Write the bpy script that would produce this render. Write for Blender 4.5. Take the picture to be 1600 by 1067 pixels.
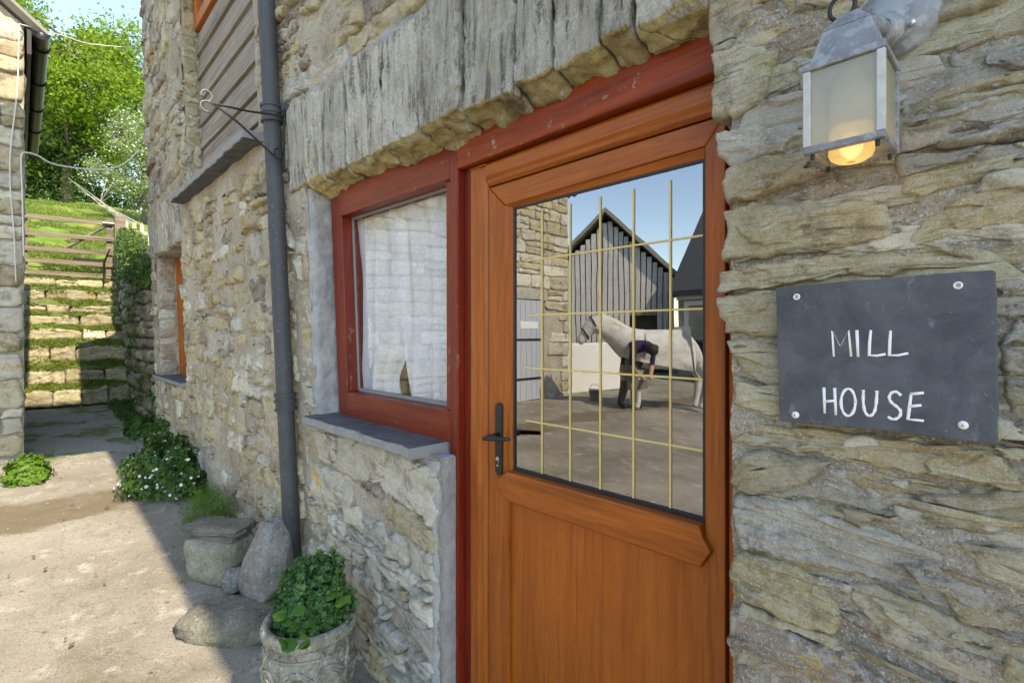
import bpy, math, random
import numpy as np
from mathutils import Vector, Matrix

for o in list(bpy.data.objects): bpy.data.objects.remove(o)
SC = bpy.context.scene
COL = SC.collection
R = math.radians
rng = np.random.default_rng(7)
random.seed(7)

# ------------------------------------------------------------------ camera, sky, sun, exposure
CAMX, CAMY, CAMZ, FPX, HY, TH = 0.0, -1.03, 1.42, 800.0, 522.0, R(46.1)
cam_d = bpy.data.cameras.new('camera')
cam = bpy.data.objects.new('camera', cam_d); COL.objects.link(cam)
cam.location = (CAMX, CAMY, CAMZ); cam.rotation_euler = (R(90), 0, TH)
cam_d.sensor_width = 36; cam_d.lens = 18; cam_d.shift_y = -(533.5 - HY) / 1600
cam_d.clip_start = 0.02; cam_d.clip_end = 2000
SC.camera = cam

SUN_EL, SUN_AZ = R(46), R(2.0)          # the sun stands over +X, a touch towards +Y
sun_vec = Vector((math.cos(SUN_EL) * math.cos(SUN_AZ), math.cos(SUN_EL) * math.sin(SUN_AZ), math.sin(SUN_EL)))
W = bpy.data.worlds.new('World'); SC.world = W; W.use_nodes = True
wn = W.node_tree; bg = wn.nodes['Background']
sky = wn.nodes.new('ShaderNodeTexSky'); sky.sky_type = 'NISHITA'; sky.sun_disc = False
sky.sun_elevation = SUN_EL; sky.sun_rotation = R(90) - SUN_AZ
sky.air_density = 1.0; sky.dust_density = 0.15; sky.ozone_density = 3.5
wn.links.new(sky.outputs[0], bg.inputs[0]); bg.inputs[1].default_value = 0.15
sd = bpy.data.lights.new('sun', 'SUN'); sd.energy = 2.0; sd.angle = R(0.5); sd.color = (1, .95, .86)
so = bpy.data.objects.new('sun', sd); COL.objects.link(so)
so.rotation_euler = sun_vec.to_track_quat('Z', 'Y').to_euler(); so.location = (8, 0, 12)
SC.view_settings.view_transform = 'Standard'; SC.view_settings.look = 'None'
SC.view_settings.gamma = 1; SC.view_settings.use_curve_mapping = False
SC.view_settings.exposure = 1.95
SC.view_settings.use_white_balance = True; SC.view_settings.white_balance_temperature = 8400; SC.view_settings.white_balance_tint = 10
SC.render.engine = 'CYCLES'
SC.cycles.max_bounces = 8; SC.cycles.transparent_max_bounces = 12
SC.cycles.use_denoising = True
SC.cycles.sample_clamp_indirect = 6

# ------------------------------------------------------------------ measuring helpers (points on real planes)
S_, C_ = math.sin(TH), math.cos(TH)
def lean_k(X): return np.interp(X, [-7, -2.65, -2.35, -1.45], [.028, .046, .042, 0])
def lean(X, Z): return -lean_k(X) * (np.asarray(Z) - 1.42)      # the old wall leans out towards its head
def P(px, py, y=0.0):
    a = (px - 800) / FPX; dx, dy = -S_ + a * C_, C_ + a * S_
    t = (y - CAMY) / dy
    return CAMX + t * dx, CAMZ + t * (HY - py) / FPX
def PL(px, py, y=0.0):
    X, Z = P(px, py, y)
    for _ in range(6): X, Z = P(px, py, y + float(lean(X, Z)))
    return X, Z
def G(px, py, Z):
    t = (Z - CAMZ) * FPX / (HY - py); a = (px - 800) / FPX
    return CAMX + t * (-S_ + a * C_), CAMY + t * (C_ + a * S_)

# ------------------------------------------------------------------ noise (numpy gradient noise)
def _h(i, j, k):
    i = i.astype(np.uint32); j = j.astype(np.uint32); k = k.astype(np.uint32)
    n = i * np.uint32(374761393) + j * np.uint32(668265263) + k * np.uint32(2246822519)
    n = (n ^ (n >> np.uint32(13))) * np.uint32(1274126177)
    return n ^ (n >> np.uint32(16))
GR = np.array([(1,1,0),(-1,1,0),(1,-1,0),(-1,-1,0),(1,0,1),(-1,0,1),(1,0,-1),(-1,0,-1),(0,1,1),(0,-1,1),(0,1,-1),(0,-1,-1),(1,1,0),(-1,1,0),(0,-1,1),(0,-1,-1)], float)
def noise(x, y, z=0.0):
    x, y, z = np.broadcast_arrays(np.asarray(x, float), np.asarray(y, float), np.asarray(z, float))
    xi, yi, zi = np.floor(x).astype(np.int64), np.floor(y).astype(np.int64), np.floor(z).astype(np.int64)
    fx, fy, fz = x - xi, y - yi, z - zi
    u, v, w = [f * f * f * (f * (f * 6 - 15) + 10) for f in (fx, fy, fz)]
    def g(a, b, c):
        gr = GR[_h(xi + a, yi + b, zi + c) & np.uint32(15)]
        return gr[..., 0] * (fx - a) + gr[..., 1] * (fy - b) + gr[..., 2] * (fz - c)
    def L(a, b, t): return a + t * (b - a)
    return L(L(L(g(0,0,0), g(1,0,0), u), L(g(0,1,0), g(1,1,0), u), v), L(L(g(0,0,1), g(1,0,1), u), L(g(0,1,1), g(1,1,1), u), v), w)
def fbm(x, y, z=0.0, oct=4, lac=2.1, gain=.5):
    s = 0; a = 1
    for i in range(oct):
        s = s + a * noise(np.asarray(x) * lac**i + 17.3 * i, np.asarray(y) * lac**i - 9.1 * i, np.asarray(z) * lac**i + 3.7 * i); a *= gain
    return s
def sstep(a, b, x):
    t = np.clip((np.asarray(x, float) - a) / (b - a), 0, 1); return t * t * (3 - 2 * t)

# ------------------------------------------------------------------ object helpers
def tag(o, label=None, cat=None, group=None, kind=None):
    if label: o['label'] = label
    if cat: o['category'] = cat
    if group: o['group'] = group
    if kind: o['kind'] = kind
    return o
def empty(name, loc, label=None, cat=None, group=None, kind=None):
    o = bpy.data.objects.new(name, None); COL.objects.link(o); o.location = loc; o.empty_display_size = .1
    return tag(o, label, cat, group, kind)
def world_loc(o):
    v = Vector((0, 0, 0))
    while o: v = v + o.location; o = o.parent
    return v
def link(name, me, mat, parent=None, origin=(0, 0, 0)):
    o = bpy.data.objects.new(name, me); COL.objects.link(o)
    if mat is not None and not me.materials: me.materials.append(mat)
    o.location = origin
    if parent is not None:
        o.parent = parent; o.matrix_parent_inverse = Matrix.Translation(-pbase(parent))
    return o
BASE = {}
def pbase(o):                      # world position of a parent object's origin (no rotations used on parents)
    if o.name in BASE: return BASE[o.name]
    v = Vector(o.location); return v
def mesh_arr(name, V, F, mat, parent=None, smooth=True, uv=None, origin=None):
    """V (n,3) array, F list of index arrays (m,k), as ONE object"""
    V = np.asarray(V, float)
    me = bpy.data.meshes.new(name)
    Fs = [np.asarray(f) for f in (F if isinstance(F, list) else [F]) if len(f)]
    nl = sum(f.size for f in Fs); nf = sum(len(f) for f in Fs)
    if origin is not None: V = V - np.asarray(origin)
    me.vertices.add(len(V)); me.vertices.foreach_set('co', V.ravel())
    me.loops.add(nl); me.polygons.add(nf)
    li = np.concatenate([f.ravel() for f in Fs]); me.loops.foreach_set('vertex_index', li.astype(np.int32))
    tot = np.concatenate([np.full(len(f), f.shape[1]) for f in Fs]); st = np.concatenate([[0], np.cumsum(tot)[:-1]])
    me.polygons.foreach_set('loop_start', st.astype(np.int32))
    try: me.polygons.foreach_set('loop_total', tot.astype(np.int32))
    except Exception: pass
    me.polygons.foreach_set('use_smooth', np.full(nf, smooth))
    if uv is not None:
        l = me.uv_layers.new(name='UVMap'); l.data.foreach_set('uv', np.asarray(uv)[li].ravel())
    me.update(); me.validate()
    return link(name, me, mat, parent, origin if origin is not None else (0, 0, 0))

class MB:
    """collects shapes and links them as ONE mesh"""
    def __init__(s): s.v = []; s.f = []
    def add(s, vs, fs):
        n = len(s.v); s.v += [tuple(map(float, p)) for p in vs]; s.f += [tuple(i + n for i in f) for f in fs]; return s
    def box(s, x0, x1, y0, y1, z0, z1):
        return s.add([(x0,y0,z0),(x1,y0,z0),(x1,y1,z0),(x0,y1,z0),(x0,y0,z1),(x1,y0,z1),(x1,y1,z1),(x0,y1,z1)],
                     [(0,3,2,1),(4,5,6,7),(0,1,5,4),(1,2,6,5),(2,3,7,6),(3,0,4,7)])
    def obox(s, c, size, M=None):
        M = M or Matrix.Identity(3); hx, hy, hz = [q / 2 for q in size]; c = Vector(c)
        vs = [c + M @ Vector(p) for p in [(-hx,-hy,-hz),(hx,-hy,-hz),(hx,hy,-hz),(-hx,hy,-hz),(-hx,-hy,hz),(hx,-hy,hz),(hx,hy,hz),(-hx,hy,hz)]]
        return s.add(vs, [(0,3,2,1),(4,5,6,7),(0,1,5,4),(1,2,6,5),(2,3,7,6),(3,0,4,7)])
    def prism(s, poly, y0, y1):            # poly in (X,Z), extruded along Y (y0 = front)
        n = len(poly); a = sum(poly[i][0]*poly[(i+1)%n][1] - poly[(i+1)%n][0]*poly[i][1] for i in range(n))
        if a < 0: poly = poly[::-1]
        vs = [(p[0], y0, p[1]) for p in poly] + [(p[0], y1, p[1]) for p in poly]
        return s.add(vs, [tuple(range(n)), tuple(range(2*n-1, n-1, -1))] + [(i, n+i, n+(i+1)%n, (i+1)%n) for i in range(n)])
    def extr(s, poly, axis, a0, a1):       # poly in the other two axes, extruded along axis
        n = len(poly)
        def mk(p, a): return (a, p[0], p[1]) if axis == 'x' else ((p[0], p[1], a) if axis == 'z' else (p[0], a, p[1]))
        vs = [mk(p, a0) for p in poly] + [mk(p, a1) for p in poly]
        return s.add(vs, [tuple(range(n-1, -1, -1)), tuple(range(n, 2*n))] + [(i, (i+1)%n, n+(i+1)%n, n+i) for i in range(n)])
    def tube(s, pts, r, n=8, cap=True, flat=1.0):
        pts = [Vector(p) for p in pts]; k = len(pts); rs = r if hasattr(r, '__len__') else [r] * k
        up = None; vs = []
        for i in range(k):
            t = (pts[min(i+1, k-1)] - pts[max(i-1, 0)]).normalized()
            if up is None: up = Vector((0, 0, 1)) if abs(t.z) < .9 else Vector((0, 1, 0))
            a = t.cross(up).normalized(); b = a.cross(t).normalized(); up = b
            for j in range(n):
                th = 2 * math.pi * j / n; vs.append(pts[i] + a * rs[i] * math.cos(th) + b * rs[i] * flat * math.sin(th))
        fs = [(i*n+j, i*n+(j+1)%n, (i+1)*n+(j+1)%n, (i+1)*n+j) for i in range(k-1) for j in range(n)]
        if cap: fs += [tuple(range(n-1, -1, -1)), tuple(range((k-1)*n, k*n))]
        return s.add(vs, fs)
    def lathe(s, prof, c=(0,0,0), n=32, axis='z', cap=True):   # prof [(r, h)]
        vs = []
        for r, h in prof:
            for j in range(n):
                a = 2*math.pi*j/n; x, y = r*math.cos(a), r*math.sin(a)
                vs.append((c[0]+x, c[1]+y, c[2]+h) if axis == 'z' else (c[0]+x, c[1]+h, c[2]+y))
        k = len(prof)
        fs = [(i*n+j, i*n+(j+1)%n, (i+1)*n+(j+1)%n, (i+1)*n+j) for i in range(k-1) for j in range(n)]
        if axis != 'z': fs = [f[::-1] for f in fs]
        if cap: fs += [tuple(range(n-1,-1,-1)), tuple(range((k-1)*n, k*n))]
        return s.add(vs, fs)
    def bend(s):
        s.v = [(x, y + float(lean(x, z)), z) for x, y, z in s.v]; return s
    def rot(s, c, ang):
        ca, sa = math.cos(ang), math.sin(ang); s.v = [(c[0] + (x - c[0]) * ca - (y - c[1]) * sa, c[1] + (x - c[0]) * sa + (y - c[1]) * ca, z) for x, y, z in s.v]; return s
    def build(s, name, mat, parent=None, smooth=False, bevel=0, origin=None, seg=2, auto=None):
        me = bpy.data.meshes.new(name); o_ = Vector(origin) if origin is not None else Vector((0,0,0))
        me.from_pydata([tuple(Vector(p) - o_) for p in s.v], [], s.f); me.validate()
        if smooth: me.polygons.foreach_set('use_smooth', [True]*len(me.polygons))
        me.update()
        o = link(name, me, mat, parent, o_)
        if auto:
            me.polygons.foreach_set('use_smooth', [True]*len(me.polygons)); 
            try: me.set_sharp_from_angle(angle=R(auto))
            except Exception: pass
        if bevel:
            m = o.modifiers.new('bevel', 'BEVEL'); m.width = bevel; m.segments = seg; m.limit_method = 'ANGLE'; m.angle_limit = R(40)
        return o

# ------------------------------------------------------------------ material helpers
class NT:
    def __init__(s, name, rough=.8, spec=.3, metal=0):
        s.m = bpy.data.materials.new(name); s.m.use_nodes = True; s.t = s.m.node_tree; s.b = s.t.nodes['Principled BSDF']
        s.b.inputs['Roughness'].default_value = rough; s.b.inputs['Specular IOR Level'].default_value = spec; s.b.inputs['Metallic'].default_value = metal
        s.tc = s.t.nodes.new('ShaderNodeTexCoord'); s.obj = s.tc.outputs['Object']; s.uv = s.tc.outputs['UV']
    def n(s, t, **k):
        q = s.t.nodes.new(t)
        for a, b in k.items(): setattr(q, a, b)
        return q
    def l(s, a, b): s.t.links.new(a, b)
    def val(s, sock, v):
        if hasattr(v, 'links'): s.l(v, sock)
        else: sock.default_value = (*v, 1) if isinstance(v, tuple) and len(v) == 3 and sock.type == 'RGBA' else v
    def map(s, vec, scale=(1,1,1), rot=(0,0,0), loc=(0,0,0)):
        q = s.n('ShaderNodeMapping'); s.l(vec, q.inputs[0]); q.inputs['Scale'].default_value = scale; q.inputs['Rotation'].default_value = rot; q.inputs['Location'].default_value = loc
        return q.outputs[0]
    def noise(s, vec, scale, detail=4, rough=.55, dist=0):
        q = s.n('ShaderNodeTexNoise'); s.l(vec, q.inputs['Vector']); q.inputs['Scale'].default_value = scale; q.inputs['Detail'].default_value = detail
        q.inputs['Roughness'].default_value = rough; q.inputs['Distortion'].default_value = dist; return q.outputs[0]
    def vor(s, vec, scale, feature='F1', out=0):
        q = s.n('ShaderNodeTexVoronoi', feature=feature); s.l(vec, q.inputs['Vector']); q.inputs['Scale'].default_value = scale; return q.outputs[out]
    def ramp(s, fac, stops, interp='LINEAR'):
        q = s.n('ShaderNodeValToRGB'); s.val(q.inputs[0], fac); e = q.color_ramp.elements; q.color_ramp.interpolation = interp
        while len(e) < len(stops): e.new(.5)
        for i, (p, c) in enumerate(stops):
            e[i].position = p; e[i].color = (c, c, c, 1) if not isinstance(c, tuple) else (*c, 1)
        return q.outputs[0]
    def mix(s, fac, a, b, mode='MIX'):
        q = s.n('ShaderNodeMix', data_type='RGBA', blend_type=mode); s.val(q.inputs[0], fac); s.val(q.inputs[6], a); s.val(q.inputs[7], b); return q.outputs[2]
    def math(s, op, a, b=0.0, c=0.0):
        q = s.n('ShaderNodeMath', operation=op); s.val(q.inputs[0], a); s.val(q.inputs[1], b); s.val(q.inputs[2], c); return q.outputs[0]
    def hsv(s, col, h=.5, sat=1.0, v=1.0):
        q = s.n('ShaderNodeHueSaturation'); s.val(q.inputs['Hue'], h); s.val(q.inputs['Saturation'], sat); s.val(q.inputs['Value'], v); s.val(q.inputs['Color'], col); return q.outputs[0]
    def rnd(s): return s.n('ShaderNodeObjectInfo').outputs['Random']
    def island(s): return s.n('ShaderNodeNewGeometry').outputs['Random Per Island']
    def bump(s, h, strength=.5, dist=.01, prev=None):
        q = s.n('ShaderNodeBump'); s.l(h, q.inputs['Height']); q.inputs['Strength'].default_value = strength; q.inputs['Distance'].default_value = dist
        if prev is not None: s.l(prev, q.inputs['Normal'])
        return q.outputs[0]
    def out(s, col=None, normal=None, rough=None):
        if col is not None: s.val(s.b.inputs['Base Color'], col)
        if normal is not None: s.l(normal, s.b.inputs['Normal'])
        if rough is not None: s.val(s.b.inputs['Roughness'], rough)
        return s.m
def sep(m, vec, i):
    q = m.n('ShaderNodeSeparateXYZ'); m.l(vec, q.inputs[0]); return q.outputs[i]

def stone_mat(name, dark, mid, light, olive=.35, lichen=.3, rust=.15, sw=.3, splash=False):
    m = NT(name, .92, .22)
    uv = m.uv; rnd = m.rnd()
    s1 = m.noise(m.map(uv, (10, 150, 1)), 1, 5, .65, .1)
    s2 = m.noise(m.map(uv, (4, 26, 1)), 1, 6, .66, .2)
    b = m.noise(m.obj, 6, 6, .64); b2 = m.noise(m.map(m.obj, loc=(7, 1, 3)), 15, 7, .74); grit = m.noise(m.obj, 240, 5, .85)
    t = m.math('ADD', m.math('MULTIPLY', s2, sw), m.math('MULTIPLY', b2, 1 - sw))
    c = m.mix(m.ramp(t, [(.36, 0.), (.6, 1.)]), mid, light)
    c = m.mix(m.ramp(m.math('ADD', m.math('MULTIPLY', b, .9 - sw), m.math('MULTIPLY', s2 if sw > .5 else b2, .1 + sw)), [(.40, .8), (.48, 0.)]), c, dark)
    ol = m.math('ADD', m.math('MULTIPLY', m.noise(m.obj, 9, 5, .7), .65), m.math('MULTIPLY', s2, .35))
    c = m.mix(m.math('MULTIPLY', m.ramp(ol, [(.5, 0.), (.6, 1.)]), olive), c, (.22, .18, .05))
    c = m.mix(m.math('MULTIPLY', m.ramp(m.noise(m.map(uv, (5, 16, 1), loc=(5, 3, 0)), 1, 6, .7), [(.55, 0.), (.66, 1.)]), rust), c, (.29, .145, .045))
    patch = m.ramp(m.noise(m.map(m.obj, loc=(1, 5, 2)), 10, 4, .6), [(.40, .25), (.60, 1.)])
    c = m.mix(m.math('MULTIPLY', patch, m.ramp(s1, [(.36, .6), (.45, 0.)])), c, tuple(q * .6 for q in dark))
    g = m.noise(m.obj, 80, 6, .78)
    c = m.mix(m.math('MULTIPLY', m.ramp(m.math('ADD', m.math('MULTIPLY', g, .55), m.math('MULTIPLY', m.noise(m.obj, 8, 5, .65), .45)), [(.505, 0.), (.56, 1.)]), lichen), c, (.54, .53, .48))
    c = m.mix(m.ramp(grit, [(.37, .65), (.44, 0.)]), c, (.09, .078, .06))
    c = m.mix(m.ramp(m.noise(m.map(m.obj, loc=(9, 9, 2)), 260, 4, .8), [(.57, 0.), (.63, .7)]), c, (.60, .58, .52))
    c = m.mix(m.ramp(m.math('ADD', m.math('MULTIPLY', m.noise(m.obj, 5, 3), .6), m.math('MULTIPLY', m.noise(m.obj, 70, 4, .7), .4)), [(.605, 0.), (.635, .8)]), c, (.47, .30, .04))
    c = m.mix(m.ramp(m.noise(m.map(uv, (5, 60, 1), loc=(2, 9, 0)), 1, 4, .6, .2), [(.30, .95), (.35, 0.)]), c, (.035, .03, .024))
    if splash: c = m.mix(m.ramp(m.vor(m.map(m.obj, (7.5, 7.5, 2.6)), 1.0), [(.07, .85), (.10, 0.)]), c, (.66, .66, .63))
    v = m.math('MULTIPLY_ADD', rnd, .38, 1.0)
    c = m.hsv(c, m.math('MULTIPLY_ADD', rnd, .016, .492), m.math('MULTIPLY_ADD', b, .5, .74), v)
    n = m.bump(s2, .35, .012); n = m.bump(s1, .5, .005, n); n = m.bump(b2, .7, .014, n); n = m.bump(grit, .9, .005, n)
    return m.out(c, n)

MS = [stone_mat('slate_olive', (.11,.095,.06), (.30,.262,.172), (.48,.432,.305), .45),
      stone_mat('slate_grey', (.12,.112,.09), (.29,.268,.222), (.46,.435,.37), .25, .5, .1),
      stone_mat('slate_tan', (.14,.105,.055), (.32,.255,.14), (.46,.40,.27), .4, .3, .45),
      stone_mat('slate_brown', (.08,.06,.05), (.19,.15,.12), (.30,.25,.20), .15, .45, .4),
      stone_mat('slate_pale', (.20,.18,.14), (.42,.39,.315), (.57,.54,.46), .15, .3, .15)]
M_LINT = stone_mat('weathered_upright_slate', (.075,.066,.05), (.24,.222,.18), (.40,.382,.33), .14, .5, .10, sw=.6, splash=True)
M_STEP = stone_mat('mossy_step_stone', (.13,.12,.07), (.27,.245,.16), (.40,.37,.26), .75, .25, .25)
M_LINT_MOSS = stone_mat('mossy_slate', (.10,.085,.03), (.30,.25,.105), (.44,.385,.20), .6, .1, .3)

def mortar_mat():
    m = NT('lime_mortar', .95, .2)
    X, Z = sep(m, m.obj, 0), sep(m, m.obj, 2)
    big = m.noise(m.obj, 3.2, 5, .6); grain = m.noise(m.obj, 190, 5, .75); peb = m.vor(m.obj, 160)
    c = m.mix(m.ramp(big, [(.35, 0.), (.65, 1.)]), (.27, .24, .185), (.46, .42, .35))
    far = m.ramp(m.math('MULTIPLY_ADD', X, -.2, 0.), [(.28, 0.), (.34, 1.)])      # the lime render west of the downpipe
    c2 = m.mix(m.ramp(m.noise(m.obj, 1.7, 5, .65), [(.38, 0.), (.6, 1.)]), (.36, .31, .225), (.54, .50, .425))
    c2 = m.mix(m.ramp(m.noise(m.map(m.obj, loc=(4, 2, 7)), 4, 4, .6), [(.55, 0.), (.7, .7)]), c2, (.40, .29, .14))
    c = m.mix(far, c, c2)
    c = m.mix(m.ramp(grain, [(.33, .8), (.5, 0.)]), c, (.10, .09, .075))
    c = m.mix(m.ramp(m.noise(m.obj, 230, 3, .6), [(.56, 0.), (.64, .8)]), c, (.64, .62, .56))
    c = m.mix(m.ramp(m.noise(m.map(m.obj, loc=(3, 3, 3)), 120, 4, .7), [(.56, 0.), (.66, .7)]), c, (.22, .15, .09))
    c = m.mix(m.ramp(m.noise(m.obj, 13, 5, .65), [(.56, 0.), (.70, .5)]), c, (.17, .16, .10))
    lo = m.ramp(Z, [(.08, .6), (.38, 0.)])
    c = m.mix(m.math('MULTIPLY', lo, m.ramp(m.noise(m.obj, 6, 4), [(.35, 0.), (.6, 1.)])), c, (.13, .125, .09))
    c = m.mix(m.ramp(m.vor(m.map(m.noise_vec(m.obj, .12), (1, 1, 1)), 7, 'DISTANCE_TO_EDGE'), [(0., .30), (.012, 0.)]), c, (.13, .12, .10))
    n = m.bump(grain, .8, .006); n = m.bump(m.noise(m.obj, 45, 5, .7), .6, .012, n); n = m.bump(peb, .35, .004, n)
    return m.out(c, n)
def _nv(s, vec, amt):
    q = s.n('ShaderNodeTexNoise'); s.l(vec, q.inputs['Vector']); q.inputs['Scale'].default_value = 5; q.inputs['Detail'].default_value = 5
    a = s.n('ShaderNodeVectorMath', operation='SCALE'); s.l(q.outputs['Color'], a.inputs[0]); a.inputs['Scale'].default_value = amt
    b = s.n('ShaderNodeVectorMath', operation='ADD'); s.l(vec, b.inputs[0]); s.l(a.outputs[0], b.inputs[1]); return b.outputs[0]
NT.noise_vec = _nv
M_MORTAR = mortar_mat()

def cement_mat():
    m = NT('grey_cement', .9, .2)
    c = m.mix(m.ramp(m.noise(m.obj, 9, 5, .65), [(.35, 0.), (.65, 1.)]), (.27, .275, .28), (.40, .405, .41))
    c = m.mix(m.ramp(m.noise(m.obj, 30, 5, .7), [(.6, 0.), (.7, .6)]), c, (.30, .26, .18))
    n = m.bump(m.noise(m.obj, 25, 6, .65), .8, .015)
    return m.out(c, n)
M_CEMENT = cement_mat()

def wood_mat(name, dark, mid, light, vertical=True, rough=.42, scale=1.0, wear=0, bump=.15, axis=None):
    m = NT(name, rough, .4)
    sc = (30*scale, 30*scale, 1.3*scale) if vertical else (1.3*scale, 30*scale, 30*scale)
    if axis == 'y': sc = (30*scale, 1.3*scale, 30*scale)
    v = m.map(m.noise_vec(m.obj, .02), sc)
    a = m.noise(v, 1, 5, .6, 1.4); b = m.noise(m.map(m.obj, tuple(q*5 for q in sc)), 1, 3, .6)
    c = m.ramp(a, [(.3, dark), (.5, mid), (.72, light)])
    c = m.mix(m.ramp(b, [(.36, .4), (.48, 0.)]), c, dark)
    c = m.hsv(c, .5, 1.05, m.math('MULTIPLY_ADD', m.noise(m.obj, 4, 4, .6), .4, .8))
    pore = m.noise(m.map(m.noise_vec(m.obj, .006), tuple(q * 9 for q in sc)), 1, 3, .7)
    c = m.mix(m.ramp(pore, [(.35, .3), (.43, 0.)]), c, tuple(q * .6 for q in dark))
    if wear:
        w = m.ramp(m.math('ADD', m.math('MULTIPLY', m.noise(m.obj, 14, 5, .7), .6), m.math('MULTIPLY', m.noise(v, 2, 4), .4)), [(.60, 0.), (.64, 1.)])
        c = m.mix(m.math('MULTIPLY', w, wear), c, (.30, .20, .14))
    c = m.mix(m.ramp(m.noise(m.obj, 70, 4, .7), [(.68, 0.), (.75, .35)]), c, (.45, .36, .28))
    n = m.bump(b, bump, .002); n = m.bump(m.noise(m.obj, 30, 3), .06, .004, n)
    return m.out(c, n, m.math('MULTIPLY_ADD', m.noise(m.obj, 20, 4), .25, rough - .1))
OAK = ((.22,.056,.014), (.335,.092,.023), (.41,.125,.034))
M_OAK_V = wood_mat('golden_oak_upright', *OAK); M_OAK_H = wood_mat('golden_oak_level', *OAK, vertical=False)
M_OAK_P = wood_mat('golden_oak_panel', (.25,.064,.015), (.335,.092,.022), (.39,.115,.03), scale=.6, wear=.12)
RED = ((.12,.015,.009), (.18,.024,.014), (.225,.034,.019))
M_RED_V = wood_mat('red_paint_upright', *RED, rough=.38, scale=.6, wear=.5); M_RED_H = wood_mat('red_paint_level', *RED, vertical=False, rough=.38, scale=.6, wear=.5)
M_RED_OLD = wood_mat('worn_red_paint', (.10,.018,.008), (.24,.042,.014), (.33,.07,.026), vertical=False, rough=.5, scale=.5, wear=1.0, bump=.4)
M_ORANGE = wood_mat('orange_window_wood', (.28,.075,.02), (.42,.13,.035), (.5,.19,.06), rough=.45)
GREYW = ((.15,.125,.105), (.27,.235,.20), (.38,.34,.30))
M_BOARD = wood_mat('weathered_board', *GREYW, vertical=False, rough=.85, scale=.5, bump=.6)
M_SLAT = wood_mat('weathered_slat', (.42,.40,.38), (.62,.60,.57), (.72,.70,.67), rough=.85, scale=.5, bump=.6)
M_GATE = wood_mat('silvered_gate_wood', (.10,.08,.06), (.21,.175,.13), (.33,.29,.23), axis='y', rough=.85, scale=.5, bump=.6)
M_FENCE = wood_mat('bleached_pale', (.35,.3,.22), (.5,.45,.36), (.6,.55,.46), rough=.85, scale=.5)

def plain(name, col, rough=.5, metal=0, spec=.4, var=.25, sc=20, bump=.1, speck=None):
    m = NT(name, rough, spec, metal)
    c = m.hsv(col, .5, 1, m.math('MULTIPLY_ADD', m.noise(m.obj, sc, 5, .65), var * 2, 1 - var))
    if speck: c = m.mix(m.ramp(m.noise(m.obj, speck[1], 4, .7), [(speck[2], 0.), (speck[2] + .06, speck[3])]), c, speck[0])
    n = m.bump(m.noise(m.obj, sc * 4, 4, .6), bump, .004) if bump else None
    return m.out(c, n)
M_IRON = plain('black_iron', (.03,.03,.032), .5, .3)
M_PIPE = plain('painted_pipe', (.060,.066,.074), .62, 0, .4, .35, 9, .25, ((.22,.23,.23), 60, .62, .6))
M_BLACK = plain('black_handle', (.022,.022,.023), .4, .2)
M_STEEL = plain('bright_steel', (.55,.55,.53), .3, .9)
M_PLASTIC = plain('black_plastic', (.02,.02,.022), .45)
M_WHITE = plain('white_paint', (.72,.72,.70), .5, 0, .4, .1)
M_CHALK = plain('white_lettering', (.80,.80,.80), .7, 0, .2, .08, 200, 0)
M_BRASS = plain('gold_leading', (.62,.47,.17), .35, .0, .5, .12)
M_WHITEWASH = plain('whitewash', (.74,.73,.69), .9, 0, .2, .08, 4, .3)
M_BLUEDOOR = plain('pale_blue_door_paint', (.42,.45,.50), .6, 0, .3, .1)
M_CABLE = plain('white_cable', (.62,.6,.56), .6, 0, .3, .1)
M_LEAD = plain('grey_lead_metal', (.22,.23,.24), .6, .35, .5, .45, 30, .4, ((.46,.49,.51), 26, .48, .40))
M_BAR = plain('chalky_white_bar', (.50,.50,.48), .6, .2, .4, .3, 60, .2)
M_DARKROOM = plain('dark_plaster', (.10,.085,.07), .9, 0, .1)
M_ROOF = plain('dark_roof_slate', (.075,.075,.08), .7, 0, .3, .3, 10, .4)
M_ROOFG = plain('grey_roof_sheet', (.27,.25,.215), .8, 0, .3, .3, 10, .4)
M_GUTTER = plain('black_gutter', (.012,.012,.014), .4, 0, .5)

def slate_mat(name, base, hi, streak):
    m = NT(name, .62, .4)
    c = m.mix(m.ramp(m.noise(m.obj, 16, 6, .65, .6), [(.35, 0.), (.65, 1.)]), base, hi)
    c = m.mix(m.ramp(m.noise(m.map(m.obj, (26, 26, 9), rot=(0, .5, 0)), 1, 6, .7, 1.2), [(.60, 0.), (.68, streak)]), c, (.26, .28, .31))
    c = m.mix(m.ramp(m.noise(m.obj, 160, 4, .7), [(.66, 0.), (.74, .5)]), c, (.30, .31, .32))
    n = m.bump(m.noise(m.obj, 28, 6, .6, .5), .35, .006); n = m.bump(m.noise(m.obj, 180, 4, .6), .3, .002, n)
    return m.out(c, n)
M_SIGN = slate_mat('sign_slate', (.052,.058,.070), (.095,.103,.117), .5)
def sill_mat():
    m = NT('sill_slate', .6, .4)
    c = m.mix(m.ramp(m.noise(m.obj, 12, 6, .65), [(.35, 0.), (.65, 1.)]), (.045, .05, .062), (.11, .118, .135))
    c = m.mix(m.ramp(m.noise(m.obj, 90, 5, .7), [(.62, 0.), (.70, .7)]), c, (.40, .41, .42))
    c = m.mix(m.ramp(m.noise(m.map(m.obj, (4, 8, 8), loc=(1.3, 0, 0)), 1, 3, .5), [(.69, 0.), (.74, .9)]), c, (.42, .27, .04))
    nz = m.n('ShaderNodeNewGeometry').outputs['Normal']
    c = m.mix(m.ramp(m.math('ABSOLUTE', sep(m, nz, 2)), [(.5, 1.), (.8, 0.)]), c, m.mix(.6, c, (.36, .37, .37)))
    n = m.bump(m.noise(m.obj, 40, 6, .7), .5, .008)
    return m.out(c, n)
M_SILL = sill_mat()

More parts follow.
